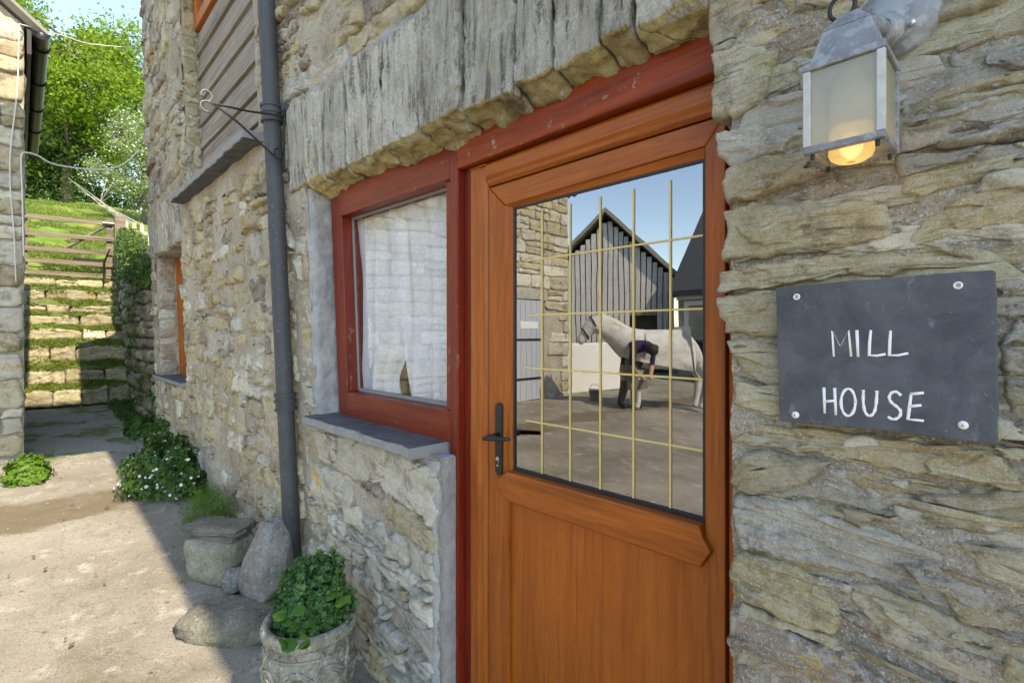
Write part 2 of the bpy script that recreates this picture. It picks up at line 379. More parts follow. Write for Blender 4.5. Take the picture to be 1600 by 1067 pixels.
def glass_mat(name, refl, tint=(1, 1, 1)):
    m = NT(name); t = m.t
    gl = m.n('ShaderNodeBsdfGlossy'); gl.inputs['Roughness'].default_value = 0.0; gl.inputs['Color'].default_value = (.97, .98, 1, 1)
    tr = m.n('ShaderNodeBsdfTransparent'); tr.inputs['Color'].default_value = (*tint, 1)
    lw = m.n('ShaderNodeLayerWeight'); lw.inputs['Blend'].default_value = .5
    fr = m.math('MULTIPLY_ADD', m.math('POWER', lw.outputs['Facing'], 4.0), 1 - refl, refl)
    fr = m.math('MULTIPLY', fr, m.math('SUBTRACT', 1.0, m.n('ShaderNodeNewGeometry').outputs['Backfacing']))
    nb = m.bump(m.noise(m.obj, 3.0, 2), .02, .02); m.l(nb, gl.inputs['Normal'])
    mx = m.n('ShaderNodeMixShader'); m.l(fr, mx.inputs[0]); m.l(tr.outputs[0], mx.inputs[1]); m.l(gl.outputs[0], mx.inputs[2])
    m.l(mx.outputs[0], t.nodes['Material Output'].inputs['Surface']); return m.m
M_GLASS = glass_mat('coated_glass', .31, (.6, .64, .66)); M_GLASS_W = glass_mat('old_window_glass', .08)
def frosted(nm='frosted_lamp_glass', dc=(.70, .67, .54), tc=(.75, .72, .6), clear=.62):
    m = NT(nm); t = m.t
    a = m.n('ShaderNodeBsdfDiffuse'); a.inputs[0].default_value = (*dc, 1)
    b = m.n('ShaderNodeBsdfTranslucent'); b.inputs[0].default_value = (*tc, 1)
    c = m.n('ShaderNodeBsdfTransparent'); g = m.n('ShaderNodeBsdfGlossy'); g.inputs['Roughness'].default_value = .25
    c.inputs[0].default_value = (.93, .92, .86, 1)
    m1 = m.n('ShaderNodeMixShader'); m1.inputs[0].default_value = .5; m.l(a.outputs[0], m1.inputs[1]); m.l(b.outputs[0], m1.inputs[2])
    m2 = m.n('ShaderNodeMixShader'); m2.inputs[0].default_value = clear; m.l(m1.outputs[0], m2.inputs[1]); m.l(c.outputs[0], m2.inputs[2])
    m3 = m.n('ShaderNodeMixShader'); m3.inputs[0].default_value = .08; m.l(m2.outputs[0], m3.inputs[1]); m.l(g.outputs[0], m3.inputs[2])
    m.l(m3.outputs[0], t.nodes['Material Output'].inputs['Surface']); return m.m
M_FROST = frosted(); M_FROSTY = frosted('frosted_diffuser', (.74, .64, .42), (.9, .78, .5), .15)
def emit(name, col, st):
    m = NT(name); m.b.inputs['Emission Color'].default_value = (*col, 1); m.b.inputs['Emission Strength'].default_value = st; m.b.inputs['Base Color'].default_value = (*col, 1); return m.m
M_BULB = emit('lit_bulb', (1, .80, .48), .9)
def lace():
    m = NT('lace_curtain'); t = m.t
    d = m.n('ShaderNodeBsdfDiffuse'); d.inputs[0].default_value = (.74, .79, .84, 1)
    b = m.n('ShaderNodeBsdfTranslucent'); b.inputs[0].default_value = (.8, .82, .84, 1); c = m.n('ShaderNodeBsdfTransparent')
    m1 = m.n('ShaderNodeMixShader'); m1.inputs[0].default_value = .25; m.l(d.outputs[0], m1.inputs[1]); m.l(b.outputs[0], m1.inputs[2])
    lacef = m.math('MULTIPLY_ADD', m.ramp(m.vor(m.obj, 70), [(.3, 0.), (.5, 1.)]), .10, .03)
    m2 = m.n('ShaderNodeMixShader'); m.l(lacef, m2.inputs[0]); m.l(m1.outputs[0], m2.inputs[1]); m.l(c.outputs[0], m2.inputs[2])
    m.l(m2.outputs[0], t.nodes['Material Output'].inputs['Surface']); return m.m
M_LACE = lace()

def leaf_mat(name, cols, trans=.35, rough=.55, per_obj=False):
    m = NT(name, rough, .35); t = m.t
    c = m.ramp(m.rnd() if per_obj else m.island(), [(i / (len(cols) - 1), c) for i, c in enumerate(cols)])
    c = m.mix(.35, c, m.hsv(c, .5, 1, m.math('MULTIPLY_ADD', m.noise(m.obj, 1.5, 4), 1.4, .35)))
    m.out(c)
    tr = m.n('ShaderNodeBsdfTranslucent'); m.l(c, tr.inputs[0])
    mx = m.n('ShaderNodeMixShader'); mx.inputs[0].default_value = trans
    m.l(m.b.outputs[0], mx.inputs[1]); m.l(tr.outputs[0], mx.inputs[2]); m.l(mx.outputs[0], t.nodes['Material Output'].inputs['Surface']); return m.m
M_TREE = leaf_mat('spring_leaves', [(.10,.20,.015), (.20,.33,.03), (.30,.42,.05)], .5)
M_TREE2 = leaf_mat('dark_leaves', [(.035,.08,.014), (.06,.13,.02), (.11,.20,.035)], .4)
M_IVY = leaf_mat('ivy_leaves', [(.04,.09,.014), (.08,.16,.025), (.17,.27,.05)], .4)
M_BLOSSOM = leaf_mat('white_blossom', [(.55,.57,.48), (.68,.70,.64)], .3)
M_HAW = leaf_mat('hawthorn_leaves', [(.10,.17,.04), (.18,.27,.07), (.28,.36,.13)], .4)
M_GERAN = leaf_mat('scented_geranium_leaves', [(.04,.12,.035), (.07,.18,.055), (.13,.26,.08)], .3)
M_PENNY = leaf_mat('pennywort_leaves', [(.04,.13,.02), (.07,.19,.025), (.12,.26,.04)], .25, .4, True)
M_DAISY = leaf_mat('daisy_leaves', [(.025,.075,.012), (.05,.12,.02), (.08,.17,.03)], .3)
M_PETAL = leaf_mat('daisy_petals', [(.72,.72,.68), (.8,.8,.78)], .2)
M_MOSS = leaf_mat('soft_green_moss', [(.05,.14,.008), (.085,.20,.012), (.12,.25,.02)], .35)
M_WEED = leaf_mat('weed_leaves', [(.08,.18,.02), (.14,.26,.03)], .35)
M_GRASS = leaf_mat('grass_blades', [(.06,.13,.015), (.12,.21,.025), (.21,.28,.05), (.30,.26,.10)], .35)
M_BANK = leaf_mat('rough_bank_grass', [(.08,.15,.02), (.15,.25,.03), (.24,.31,.05), (.36,.31,.13)], .4)
M_BARK = plain('tree_bark', (.13,.105,.08), .9, 0, .2, .4, 8, .5)
def ground_mat():
    m = NT('yard_ground', .93, .2)
    X, Y = sep(m, m.obj, 0), sep(m, m.obj, 1)
    big = m.noise(m.obj, 1.1, 6, .62); fine = m.noise(m.obj, 85, 5, .75)
    c = m.mix(m.ramp(big, [(.36, 0.), (.64, 1.)]), (.19, .168, .135), (.33, .30, .25))
    c = m.mix(m.ramp(m.noise(m.obj, 6, 6, .7), [(.56, 0.), (.66, .8)]), c, (.45, .42, .36))
    c = m.mix(m.ramp(m.noise(m.map(m.obj, loc=(3, 8, 1)), 3.2, 6, .7), [(.55, 0.), (.68, .65)]), c, (.17, .15, .09))
    c = m.mix(m.ramp(fine, [(.34, .75), (.47, 0.)]), c, (.10, .09, .07))
    c = m.mix(m.ramp(m.noise(m.obj, 150, 3, .6), [(.6, 0.), (.68, .7)]), c, (.52, .5, .45))
    # damp brown wash of soil crossing the yard at the foot of the passage
    wob = m.math('MULTIPLY_ADD', m.noise(m.obj, 2.3, 5, .6), 1.3, -.65)
    d = m.math('ADD', X, m.math('MULTIPLY', wob, .9))
    soil = m.math('MULTIPLY', m.ramp(m.math('MULTIPLY_ADD', d, -.5, -2.28), [(.0, 0.), (.06, 1.), (.22, 1.), (.3, 0.)]), .85)
    c = m.mix(soil, c, m.mix(fine, (.10, .075, .045), (.22, .175, .115)))
    # trodden earth in the passage, grass on the bank
    pas = m.ramp(m.math('MULTIPLY_ADD', d, -.5, -3.1), [(0., 0.), (.12, 1.)])
    c = m.mix(pas, c, m.mix(m.ramp(fine, [(.35, 0.), (.6, 1.)]), (.17, .15, .11), (.40, .375, .31)))
    c = m.mix(m.math('MULTIPLY', pas, m.ramp(m.noise(m.map(m.obj, loc=(2, 6, 1)), 2.6, 6, .7), [(.50, 0.), (.58, .85)])), c, (.10, .14, .03))
    grs = m.ramp(m.math('ADD', m.math('MULTIPLY_ADD', X, -.5, -6.2), wob), [(0., 0.), (.3, 1.)])
    tuss = m.noise(m.obj, 2.1, 6, .65)
    gc = m.ramp(tuss, [(.34, (.06, .12, .015)), (.5, (.14, .21, .03)), (.63, (.24, .23, .07)), (.75, (.22, .17, .08))])
    yardy = m.ramp(m.math('MULTIPLY_ADD', Y, .2, 1.6), [(.3, 0.), (.6, 1.)])
    c = m.mix(m.math('MULTIPLY', grs, yardy), c, gc)
    crack = m.ramp(m.vor(m.noise_vec(m.map(m.obj, (.55, .8, .5)), .35), 1.0, 'DISTANCE_TO_EDGE'), [(0., .35), (.003, 0.)])
    c = m.mix(crack, c, (.07, .065, .05))
    n = m.bump(fine, .6, .006); n = m.bump(m.noise(m.obj, 22, 6, .7), .5, .015, n)
    return m.out(c, n)
M_GROUND = ground_mat()
def soil_mat():
    m = NT('mossy_soil', .95, .1)
    g = m.noise(m.obj, 5, 5, .65)
    c = m.ramp(g, [(.33, (.15, .125, .085)), (.46, (.20, .18, .10)), (.54, (.10, .16, .02)), (.72, (.17, .25, .03))])
    n = m.bump(m.noise(m.obj, 60, 5, .7), .8, .02); return m.out(c, n)
M_SOIL = soil_mat()
M_MOSSWALL = plain('mossy_earth_wall', (.075,.075,.035), .95, 0, .1, .45, 9, .6)
def concrete_pot():
    m = NT('lichened_cast_stone', .95, .15)
    c = m.mix(m.ramp(m.noise(m.obj, 11, 6, .65), [(.36, 0.), (.62, 1.)]), (.155, .15, .115), (.37, .355, .30))
    c = m.mix(m.ramp(m.noise(m.obj, 38, 5, .7), [(.56, 0.), (.63, .8)]), c, (.52, .51, .47))
    c = m.mix(m.ramp(m.noise(m.obj, 75, 4, .7), [(.35, .85), (.45, 0.)]), c, (.07, .07, .055))
    n = m.bump(m.noise(m.obj, 60, 6, .7), .7, .008); return m.out(c, n)
M_POT = concrete_pot()
def boulder_mat(name, a, b, spk, moss):
    m = NT(name, .95, .15)
    c = m.mix(m.ramp(m.noise(m.obj, 7, 6, .65), [(.35, 0.), (.65, 1.)]), a, b)
    c = m.mix(m.ramp(m.noise(m.obj, 55, 5, .75), [(.57, 0.), (.65, .7)]), c, spk)
    c = m.mix(m.ramp(m.noise(m.obj, 90, 4, .7), [(.34, .7), (.44, 0.)]), c, (.06, .058, .05))
    c = m.mix(m.math('MULTIPLY', m.ramp(m.noise(m.obj, 5, 5, .6), [(.5, 0.), (.66, 1.)]), moss), c, (.13, .16, .05))
    n = m.bump(m.noise(m.obj, 34, 6, .7), 1.0, .025); n = m.bump(m.noise(m.obj, 200, 3, .7), .4, .004, n); return m.out(c, n)
M_BLOCK = boulder_mat('greenish_granite', (.28, .275, .21), (.44, .43, .35), (.56, .55, .48), .35)
M_STAND = boulder_mat('pale_lichened_stone', (.20, .19, .165), (.42, .405, .36), (.60, .59, .55), .12)
M_FLAT = boulder_mat('brown_flat_slate', (.17, .15, .125), (.30, .27, .23), (.40, .38, .34), .1)
M_SLABM = boulder_mat('millstone_grit', (.17, .16, .125), (.31, .29, .235), (.48, .46, .40), .35)

# ------------------------------------------------------------------ stone builder
def resample(poly, n):
    p = np.asarray(poly, float); q = np.vstack([p, p[:1]]); d = np.r_[0, np.cumsum(np.hypot(*np.diff(q, axis=0).T))]
    t = np.linspace(0, d[-1], n, endpoint=False); return np.c_[np.interp(t, d, q[:, 0]), np.interp(t, d, q[:, 1])]
def stone(parent, poly, yf=0., mat=None, ang=0., depth=.06, seg=40, rings=8, amp=.004, bulge=.003, edge=.013, jit=.007, seed=0, name='stone', back=1, bendit=True, plane='y', flip=1, tilt=.03, roughback=.0, smooth_it=1, xform=None, sag=0.0):
    """a rough stone whose face outline is poly; the face looks along -Y at y=yf and the stone runs 'depth' into the wall"""
    r = np.random.default_rng(seed + 1000)
    b = resample(poly, seg)
    a_ = np.sum(b[:, 0] * np.roll(b[:, 1], -1) - np.roll(b[:, 0], -1) * b[:, 1])
    if a_ < 0: b = b[::-1]
    for _ in range(smooth_it): b = (np.roll(b, 1, 0) + 2 * b + np.roll(b, -1, 0)) / 4
    so = r.uniform(0, 100, 4)
    j1 = fbm(b[:, 0] * 20 + so[0], b[:, 1] * 20, so[1], 4); j2 = fbm(b[:, 0] * 20 - so[2], b[:, 1] * 20, so[3], 4)
    b = b + np.c_[j1, j2] * jit * 2
    c = b.mean(0); R_ = np.hypot(*(b - c).T)
    ts = (1 - (1 - np.linspace(0, 1, rings + 1)[1:]) ** 1.35)
    V = [np.r_[c]]; 
    pts = np.concatenate([c[None]] + [c + t * (b - c) for t in ts]); dd = np.concatenate([[R_.min()]] + [(1 - t) * R_ for t in ts]); tt = np.concatenate([[0]] + [np.full(seg, t) for t in ts])
    X, Z = pts.T
    ca, sa = math.cos(ang), math.sin(ang)
    u = X * ca + Z * sa; v = -X * sa + Z * ca
    tl = r.normal(0, tilt, 2)
    st = .7 * noise(u * 4 + so[0], v * 30, so[1]) + .6 * noise(u * 9 + so[1], v * 80, so[2]) + .4 * noise(u * 15 + so[3], v * 170, so[0]) + .5 * noise(u * 30, v * 60, so[3])
    def lam(f, brk, wv):                       # broken laminae: every layer and every broken length stands at its own depth
        w_ = v * f + wv * fbm(u * 3.2 + so[2], v * 5, so[3], 3) + so[0]
        def hh(k, q): return (_h(k.astype(np.int64), q.astype(np.int64), np.full(k.shape, seed, np.int64)) & np.uint32(1023)).astype(float) / 1023
        def dep(k): return hh(k, np.floor(u * brk + 9 * hh(k, np.zeros_like(k)) + .6 * noise(u * 20, v * 40, so[1])))
        k = np.floor(w_); fr = w_ - k; t_ = sstep(.88, 1.0, fr)
        return dep(k) * (1 - t_) + dep(k + 1) * t_
    terr = 2.6 * lam(17, 3.5, 1.0) + (1.1 * lam(52, 7, 1.4) if rings > 9 else 0)
    roll = edge * (1 - np.clip(dd / max(edge * 1.1, 1e-4), 0, 1)) ** 2.5
    y = yf - amp * (.7 * st + terr - 1.6) - bulge * (1 - tt ** 3) + roll + (X - c[0]) * tl[0] + (Z - c[1]) * tl[1]
    Vs = [np.c_[X, y, Z]]; UV = [np.c_[u + so[0], v + so[1]]]
    last = np.c_[X, y, Z][-seg:]; lu = np.c_[u, v][-seg:]
    for k in range(1, back + 1):
        f = k / back; yy = last[:, 1] * (1 - f) + (yf + depth) * f
        n1 = fbm(last[:, 0] * 12, last[:, 2] * 12, yy * 22 + so[0], 3) * roughback + .22 * roughback * fbm(last[:, 0] * 70, last[:, 2] * 70, yy * 60, 2)
        off = (b - c) / R_[:, None] * n1[:, None]
        xz = last[:, [0, 2]] + off
        if sag: xz[:, 1] -= np.clip((c[1] - last[:, 2]) / (R_.max() * .5), 0, 1) * sag * f ** 1.2
        Vs.append(np.c_[xz[:, 0], yy, xz[:, 1]]); UV.append(np.c_[lu[:, 0] + so[0], lu[:, 1] + so[1] + (yy - yf)])
    V = np.concatenate(Vs); UV = np.concatenate(UV)
    i = np.arange(seg); tri = np.c_[np.zeros(seg, int), 1 + i, 1 + (i + 1) % seg]
    q = []
    for k in range(rings + back - 1):
        s0 = 1 + k * seg; s1 = s0 + seg; q.append(np.c_[s0 + i, s1 + i, s1 + (i + 1) % seg, s0 + (i + 1) % seg])
    if bendit: V[:, 1] += lean(V[:, 0], V[:, 2])
    if xform is not None: V = xform(V)
    org = V.mean(0)
    o = mesh_arr(name, V, [tri, np.concatenate(q)], mat, parent, True, UV)
    return o

def courses(x0, x1, z0, z1, hr, lr, seed, gap=.012, wob=.012, skip=0.0, holes=()):
    """wobbly courses of rubble, returned as outlines"""
    r = np.random.default_rng(seed); out = []; z = z0
    f = lambda zz, xx: zz + wob * 2.2 * fbm(np.asarray(xx) * 1.6, zz * 3.1, seed, 3)
    while z < z1 - hr[0] * .5:
        h = r.uniform(*hr)
        if z1 - (z + h) < hr[0] * .6: h = z1 - z
        x = x0 - r.uniform(0, .3) * lr[0]
        while x < x1 - .02:
            l = r.uniform(*lr) * r.choice([.55, 1, 1.35])
            xe = min(x + l, x1)
            if x1 - xe < lr[0] * .35: xe = x1
            xs = max(x, x0)
            if xe - xs > .03:
                parts = [(z, z + h)]
                if h > hr[0] * 1.3 and r.random() < .3:
                    zm = z + h * r.uniform(.35, .65); parts = [(z, zm), (zm, z + h)]
                for za, zb in parts:
                    s1, s2 = r.normal(0, .012, 2)
                    g = gap * r.uniform(.6, 1.8)
                    tx = np.linspace(xs + g, xe - g, 5)
                    lo = f(za, tx) + g * .6 + r.normal(0, .006, 5); hi = f(zb, tx) - g * .6 + r.normal(0, .006, 5)
                    poly = [(tx[i] + (s1 if i == 0 else s2 if i == 4 else 0), lo[i]) for i in range(5)] + [(tx[i] - (s1 if i == 0 else s2 if i == 4 else 0), hi[i]) for i in range(4, -1, -1)]
                    cx, cz = (xs + xe) / 2, (za + zb) / 2
                    if r.random() < skip: continue
                    if any(a < xe - .01 and b > xs + .01 and c < zb - .02 and d > za + .02 for a, b, c, d in holes): continue
                    out.append(np.array(poly))
            x = xe
        z += h
    return out
def grid(x, z, yfun, uvw=True):
    X, Z = np.meshgrid(x, z); Y = yfun(X, Z); Y = Y + lean(X, Z)
    nx, nz = len(x), len(z); i = np.arange(nx * nz).reshape(nz, nx)
    F = np.stack([i[:-1, :-1], i[:-1, 1:], i[1:, 1:], i[1:, :-1]], -1).reshape(-1, 4)
    return np.c_[X.ravel(), Y.ravel(), Z.ravel()], F

# ================================================================== GROUND
def prof(X): return np.interp(X, [-80, -45, -28, -24, -13.2, -12.9, -9.35, -6.6, -2.7, -1.9, 12], [9, 8.4, 6.75, 6.0, 2.55, 2.45, .44, .28, .05, 0, -.05])
def terrain(X, Y):
    X = np.asarray(X, float); Y = np.asarray(Y, float)
    h = prof(X)
    yard = np.interp(X, [-60, -12, -6.45, -2.7, -1.9, 12], [1.5, .25, .22, .05, 0, -.05])
    t = sstep(-7.5, -1.6, Y); far = sstep(-20, -30, X)
    h = yard + (h - yard) * np.maximum(t, 0)
    bank = np.interp(X, [-80, -28, -13, -8, -6.75, -6.62], [9, 6.9, 3.15, 2.0, 1.6, .28])
    h = np.where(X < -6.62, h + (np.maximum(bank, h) - h) * sstep(.56, .8, Y), h)
    h = np.where((X < -9.2) & (X > -13.1) & (Y > -1.25) & (Y < .25), h - .12, h)
    return h
xs = np.concatenate([np.linspace(-80, -14, 90), np.linspace(-13.9, -7.1, 90), np.arange(-7.05, -.5, .03), np.linspace(-.45, 12, 40)])
ys = np.concatenate([np.linspace(-70, -8, 50), np.linspace(-7.8, -2.4, 60), np.arange(-2.35, .13, .03), np.linspace(.16, .6, 8), np.linspace(.8, 30, 40)])
X, Y = np.meshgrid(xs, ys)
Zt = terrain(X, Y) + .012 * fbm(X * 1.3, Y * 1.3, 0, 4) + .004 * fbm(X * 9, Y * 9, 2, 3) + np.where(X < -13.2, .16 * fbm(X * .6, Y * .6, 5, 4), 0)
i = np.arange(X.size).reshape(X.shape)
F = np.stack([i[:-1, :-1], i[:-1, 1:], i[1:, 1:], i[1:, :-1]], -1).reshape(-1, 4)
tag(mesh_arr('ground', np.c_[X.ravel(), Y.ravel(), Zt.ravel()], F, M_GROUND), kind='structure')

# ================================================================== THE STONE HOUSE
HX0, HX1, HTOP = -6.55, 4.5, 5.25
house = empty('stone_house', (-2.5, 0, 0), 'old slate rubble house with orange half-glazed door, red window and leaning wall', 'house')
OPEN = [(-2.45, -.30, -.3, 2.13), (-4.80, -3.08, 2.50, 5.3), (-6.28, -5.15, 1.0, 2.2)]
# --- solid core behind the face (leaves the openings free)
core = MB()
def partition(x0, x1, z0, z1, holes, y0, y1, mb):
    xs_ = sorted({x0, x1, *[q for h in holes for q in h[:2] if x0 < q < x1]}); zs_ = sorted({z0, z1, *[q for h in holes for q in h[2:] if z0 < q < z1]})
    for a, b in zip(xs_, xs_[1:]):
        run = None
        for c, d in zip(zs_, zs_[1:]):
            hit = any(h[0] < (a + b) / 2 < h[1] and h[2] < (c + d) / 2 < h[3] for h in holes)
            if not hit: run = (run[0], d) if run else (c, d)
            if hit and run: mb.box(a, b, y0, y1, *run); run = None
        if run: mb.box(a, b, y0, y1, *run)
partition(HX0 + .03, HX1, -.3, HTOP, OPEN, .075, .34, core)
# return walls, back wall
core.box(HX0 + .05, HX0 + .3, .35, 6, -.3, HTOP); core.box(HX1 - .3, HX1, .35, 6, -.3, HTOP); core.box(HX0 + .3, HX1 - .3, 5.7, 6, -.3, HTOP)
core.bend()
# --- face of mortar between the stones
def my_near(X, Z): return .0045 + .013 * fbm(X * 6, Z * 11, 3, 5) + .0035 * fbm(X * 50, Z * 50, 1, 3)
def my_far(X, Z):  return .000 + .016 * fbm(X * 4.5, Z * 5.5, 8, 4) + .006 * fbm(X * 22, Z * 22, 1, 3)
pieces = []
def sec(x0, x1, z0, z1, step, fn): pieces.append(grid(np.linspace(x0, x1, max(2, int((x1 - x0) / step))), np.linspace(z0, z1, max(2, int((z1 - z0) / step))), fn))
sec(-.435, .16, -.05, 2.35, .0042, my_near); sec(.16, HX1, -.2, HTOP, .05, my_near); sec(-.435, .16, 2.35, HTOP, .03, my_near)
sec(-2.62, -1.42, -.2, 1.0, .008, my_near)
sec(-3.08, -.435, 2.50, HTOP, .014, my_far)
sec(-3.08, -2.45, -.2, 2.50, .010, my_far)
sec(-4.80, -3.08, -.2, 2.50, .012, my_far)
sec(-6.55, -4.80, 2.2, HTOP, .014, my_far); sec(-5.15, -4.80, -.2, 2.2, .014, my_far); sec(-6.28, -5.15, -.2, 1.0, .014, my_far); sec(-6.55, -6.28, -.2, 2.2, .014, my_far)
VV = [np.array(core.v)]; FF = [np.array([f for f in core.f])]; off = len(core.v)
for v, f in pieces: VV.append(v); FF.append(f + off); off += len(v)
wall = mesh_arr('wall', np.concatenate(VV), [np.concatenate(FF)], M_MORTAR, house)
wall_n = [0]
def put(poly, **k):
    wall_n[0] += 1; k.setdefault('seed', wall_n[0]); return stone(wall, poly, **k)

# --- right pier, stone by stone
PIER = [  # outline in the photo, face offset, palette, grain tilt (degrees), proud
 ([(1100,-70),(1195,-70),(1163,38),(1138,82),(1112,84),(1104,20)], 0, -3), ([(1112,88),(1165,72),(1222,84),(1208,122),(1186,168),(1150,184),(1114,180)], 0, -4),
 ([(1117,208),(1186,188),(1262,200),(1262,226),(1200,242),(1152,262),(1120,248)], 1, -8), ([(1138,266),(1258,228),(1402,236),(1402,258),(1302,264),(1202,304),(1136,324)], 2, -10),
 ([(1134,332),(1182,318),(1330,312),(1386,325),(1392,365),(1376,378),(1250,396),(1130,410)], 0, -3), ([(1420,378),(1440,342),(1500,302),(1680,262),(1680,340),(1522,366),(1432,384)], 2, -10),
 ([(1402,152),(1482,102),(1680,52),(1680,104),(1502,152),(1412,182)], 1, -12), ([(1482,62),(1562,22),(1680,-22),(1680,34),(1542,72),(1490,88)], 2, -12),
 ([(1402,188),(1522,160),(1680,112),(1680,192),(1502,226),(1406,242)], 1, -11), ([(1406,262),(1522,238),(1680,202),(1680,246),(1502,292),(1442,312),(1402,302)], 0, -12),
 ([(1128,426),(1262,402),(1442,394),(1680,372),(1680,400),(1562,412),(1402,426),(1210,446),(1122,458)], 0, -2), ([(1122,462),(1206,450),(1240,470),(1236,520),(1180,524),(1132,520)], 0, 0),
 ([(1138,532),(1182,530),(1230,548),(1240,622),(1192,602),(1160,580)], 0, 12), ([(1240,455),(1400,436),(1550,428),(1552,520),(1400,540),(1244,545)], 1, 0),
 ([(1244,552),(1400,546),(1556,530),(1560,690),(1400,664),(1240,640)], 0, 3), ([(1562,432),(1690,420),(1690,528),(1564,536)], 1, -2), ([(1568,545),(1690,538),(1690,580),(1566,588)], 3, 0),
 ([(1568,592),(1690,586),(1690,690),(1610,710),(1566,660)], 0, 4), ([(1160,662),(1300,670),(1442,692),(1562,706),(1602,752),(1480,744),(1330,722),(1182,690)], 2, 7),
 ([(1142,716),(1202,702),(1302,726),(1266,760),(1202,770),(1144,766)], 0, 3), ([(1270,738),(1330,728),(1420,748),(1426,792),(1340,786),(1280,770)], 1, 5), ([(1310,792),(1400,796),(1412,812),(1320,812)], 0, 5),
 ([(1432,772),(1602,762),(1690,770),(1690,852),(1522,842),(1422,816)], 0, 4), ([(1142,778),(1252,782),(1342,818),(1452,852),(1532,902),(1570,962),(1482,952),(1352,902),(1252,872),(1162,852),(1146,802)], 1, 22),
 ([(1492,846),(1690,862),(1690,936),(1542,902)], 0, 10), ([(1156,858),(1232,876),(1292,905),(1312,962),(1300,990),(1242,972),(1162,932),(1142,896)], 2, 16),
 ([(1322,916),(1452,960),(1690,1020),(1690,1100),(1502,1062),(1382,1000)], 0, 16), ([(1140,948),(1232,985),(1342,1032),(1402,1072),(1382,1110),(1162,1086),(1136,1000)], 3, 20),
 ([(1420,1050),(1560,1090),(1700,1120),(1700,1200),(1400,1160)], 1, 14), ([(1140,1100),(1260,1120),(1380,1150),(1370,1230),(1140,1200)], 0, 10),
 ([(1240,20),(1330,0),(1420,-60),(1240,-70)], 1, -10), ([(1240,95),(1300,80),(1400,90),(1395,140),(1300,190),(1262,180)], 1, -20),
 ([(1440,-10),(1560,-80),(1690,-140),(1690,-60),(1540,10),(1450,45)], 0, -12)]
for i, (pp, pal, gr) in enumerate(PIER):
    poly = [P(a, b, 0) for a, b in pp]
    pa = resample(poly, 60); ev, evec = np.linalg.eigh(np.cov((pa - pa.mean(0)).T)); ax = evec[:, 1] * (1 if evec[0, 1] > 0 else -1)
    wa = math.atan2(ax[1], ax[0]); wa = wa if ev[1] > 2.2 * ev[0] and abs(wa) < .6 else .04
    edgy = min(a for a, b in pp) < 1165
    put(poly, yf=random.Random(i).uniform(-.010, -.002) - (.004 if edgy else 0), mat=MS[pal], ang=wa, depth=.15 if edgy else .06, seg=220, rings=44, amp=.0045, bulge=.002, edge=.010, jit=.0045,
        back=8 if edgy else 1, roughback=.012 if edgy else 0, tilt=.03)
for q in courses(-.425, .16, .58, 2.16, (.030, .075), (.10, .34), 14, gap=.003, wob=.014):
    put(q, yf=random.gauss(.001, .004), mat=MS[random.choice([0, 1, 0, 2, 4, 3])], ang=random.gauss(-.04, .04), seg=110, rings=20, amp=.004, edge=.006, jit=.003)
# courses above, below and east of the photographed part of the pier
for q in courses(.16, 1.6, -.1, 2.6, (.09, .17), (.2, .42), 11) + courses(-.43, .16, 2.14, 2.9, (.09, .16), (.2, .4), 12) + courses(-.42, .16, -.1, .60, (.1, .16), (.2, .4), 13, skip=.1):
    put(q, yf=-.012, mat=MS[random.choice([0, 1, 0, 2, 3])], ang=random.gauss(.03, .04), seg=36, rings=7, amp=.006)

# --- wall under the window
LOW = [([(492,672),(562,684),(604,700),(592,752),(560,752),(500,716)], 4, 10), ([(608,690),(646,718),(682,735),(684,790),(682,826),(640,790),(560,735),(556,712)], 4, 24),
 ([(490,720),(556,752),(548,800),(500,790),(486,752)], 1, 5), ([(566,740),(606,756),(600,778),(566,762)], 3, 20), ([(612,772),(684,835),(684,870),(640,838),(606,804)], 2, 24)]
for i, (pp, pal, gr) in enumerate(LOW):
    put([PL(a, b, 0) for a, b in pp], yf=-.012, mat=MS[pal], ang=R(-gr * .5), seg=90, rings=18, amp=.004, edge=.013, jit=.009)
for q in courses(-2.60, -1.447, -.05, .66, (.05, .11), (.16, .36), 21, skip=.0, gap=.006):
    put(q, yf=random.gauss(-.012, .006), mat=MS[random.choice([4, 1, 0, 4, 4])], ang=random.gauss(-.16, .08), seg=70, rings=14, amp=.0045, jit=.009)
for q in courses(-2.62, -2.47, .62, 2.10, (.08, .16), (.14, .2), 22):
    put(q, yf=random.gauss(-.006, .006), mat=MS[random.choice([4, 1, 2])], seg=44, rings=9, amp=.006)
# --- rubble west of the downpipe
HO = OPEN + [(-6.42, -5.1, 2.15, 2.68), (-4.95, -3.05, 2.42, 2.62)]
for (a, b, c, d, hr, lr, sk, sd_) in [(-4.78, -2.66, .62, 2.48, (.07, .16), (.14, .34), .10, 31), (-4.78, -2.66, -.05, .62, (.08, .16), (.18, .4), .38, 32),
        (-6.54, -4.80, 2.62, HTOP, (.10, .20), (.22, .46), .10, 33), (-5.13, -4.80, .2, 2.62, (.10, .2), (.16, .3), .2, 34), (-6.27, -5.15, .25, .96, (.09, .17), (.16, .34), .15, 35), (-6.54, -6.29, .2, 2.16, (.1, .2), (.2, .3), .1, 36),
        (-3.06, -2.70, 2.52, HTOP, (.08, .15), (.14, .3), .1, 37), (-2.70, -.5, 2.56, 3.5, (.06, .12), (.16, .4), .1, 38)]:
    for q in courses(a, b, c, d, hr, lr, sd_, gap=.012, wob=.02, skip=sk, holes=HO):
        r_ = random.random()
        pal = random.choice([2, 2, 2, 0, 4, 3]) if c < 2.5 else random.choice([0, 1, 3, 2, 3, 1])
        put(q, yf=random.gauss(-.010, .008), mat=MS[pal], ang=random.gauss(0, .12), seg=44, rings=11, amp=.0055, bulge=.004, edge=.014, jit=.010)
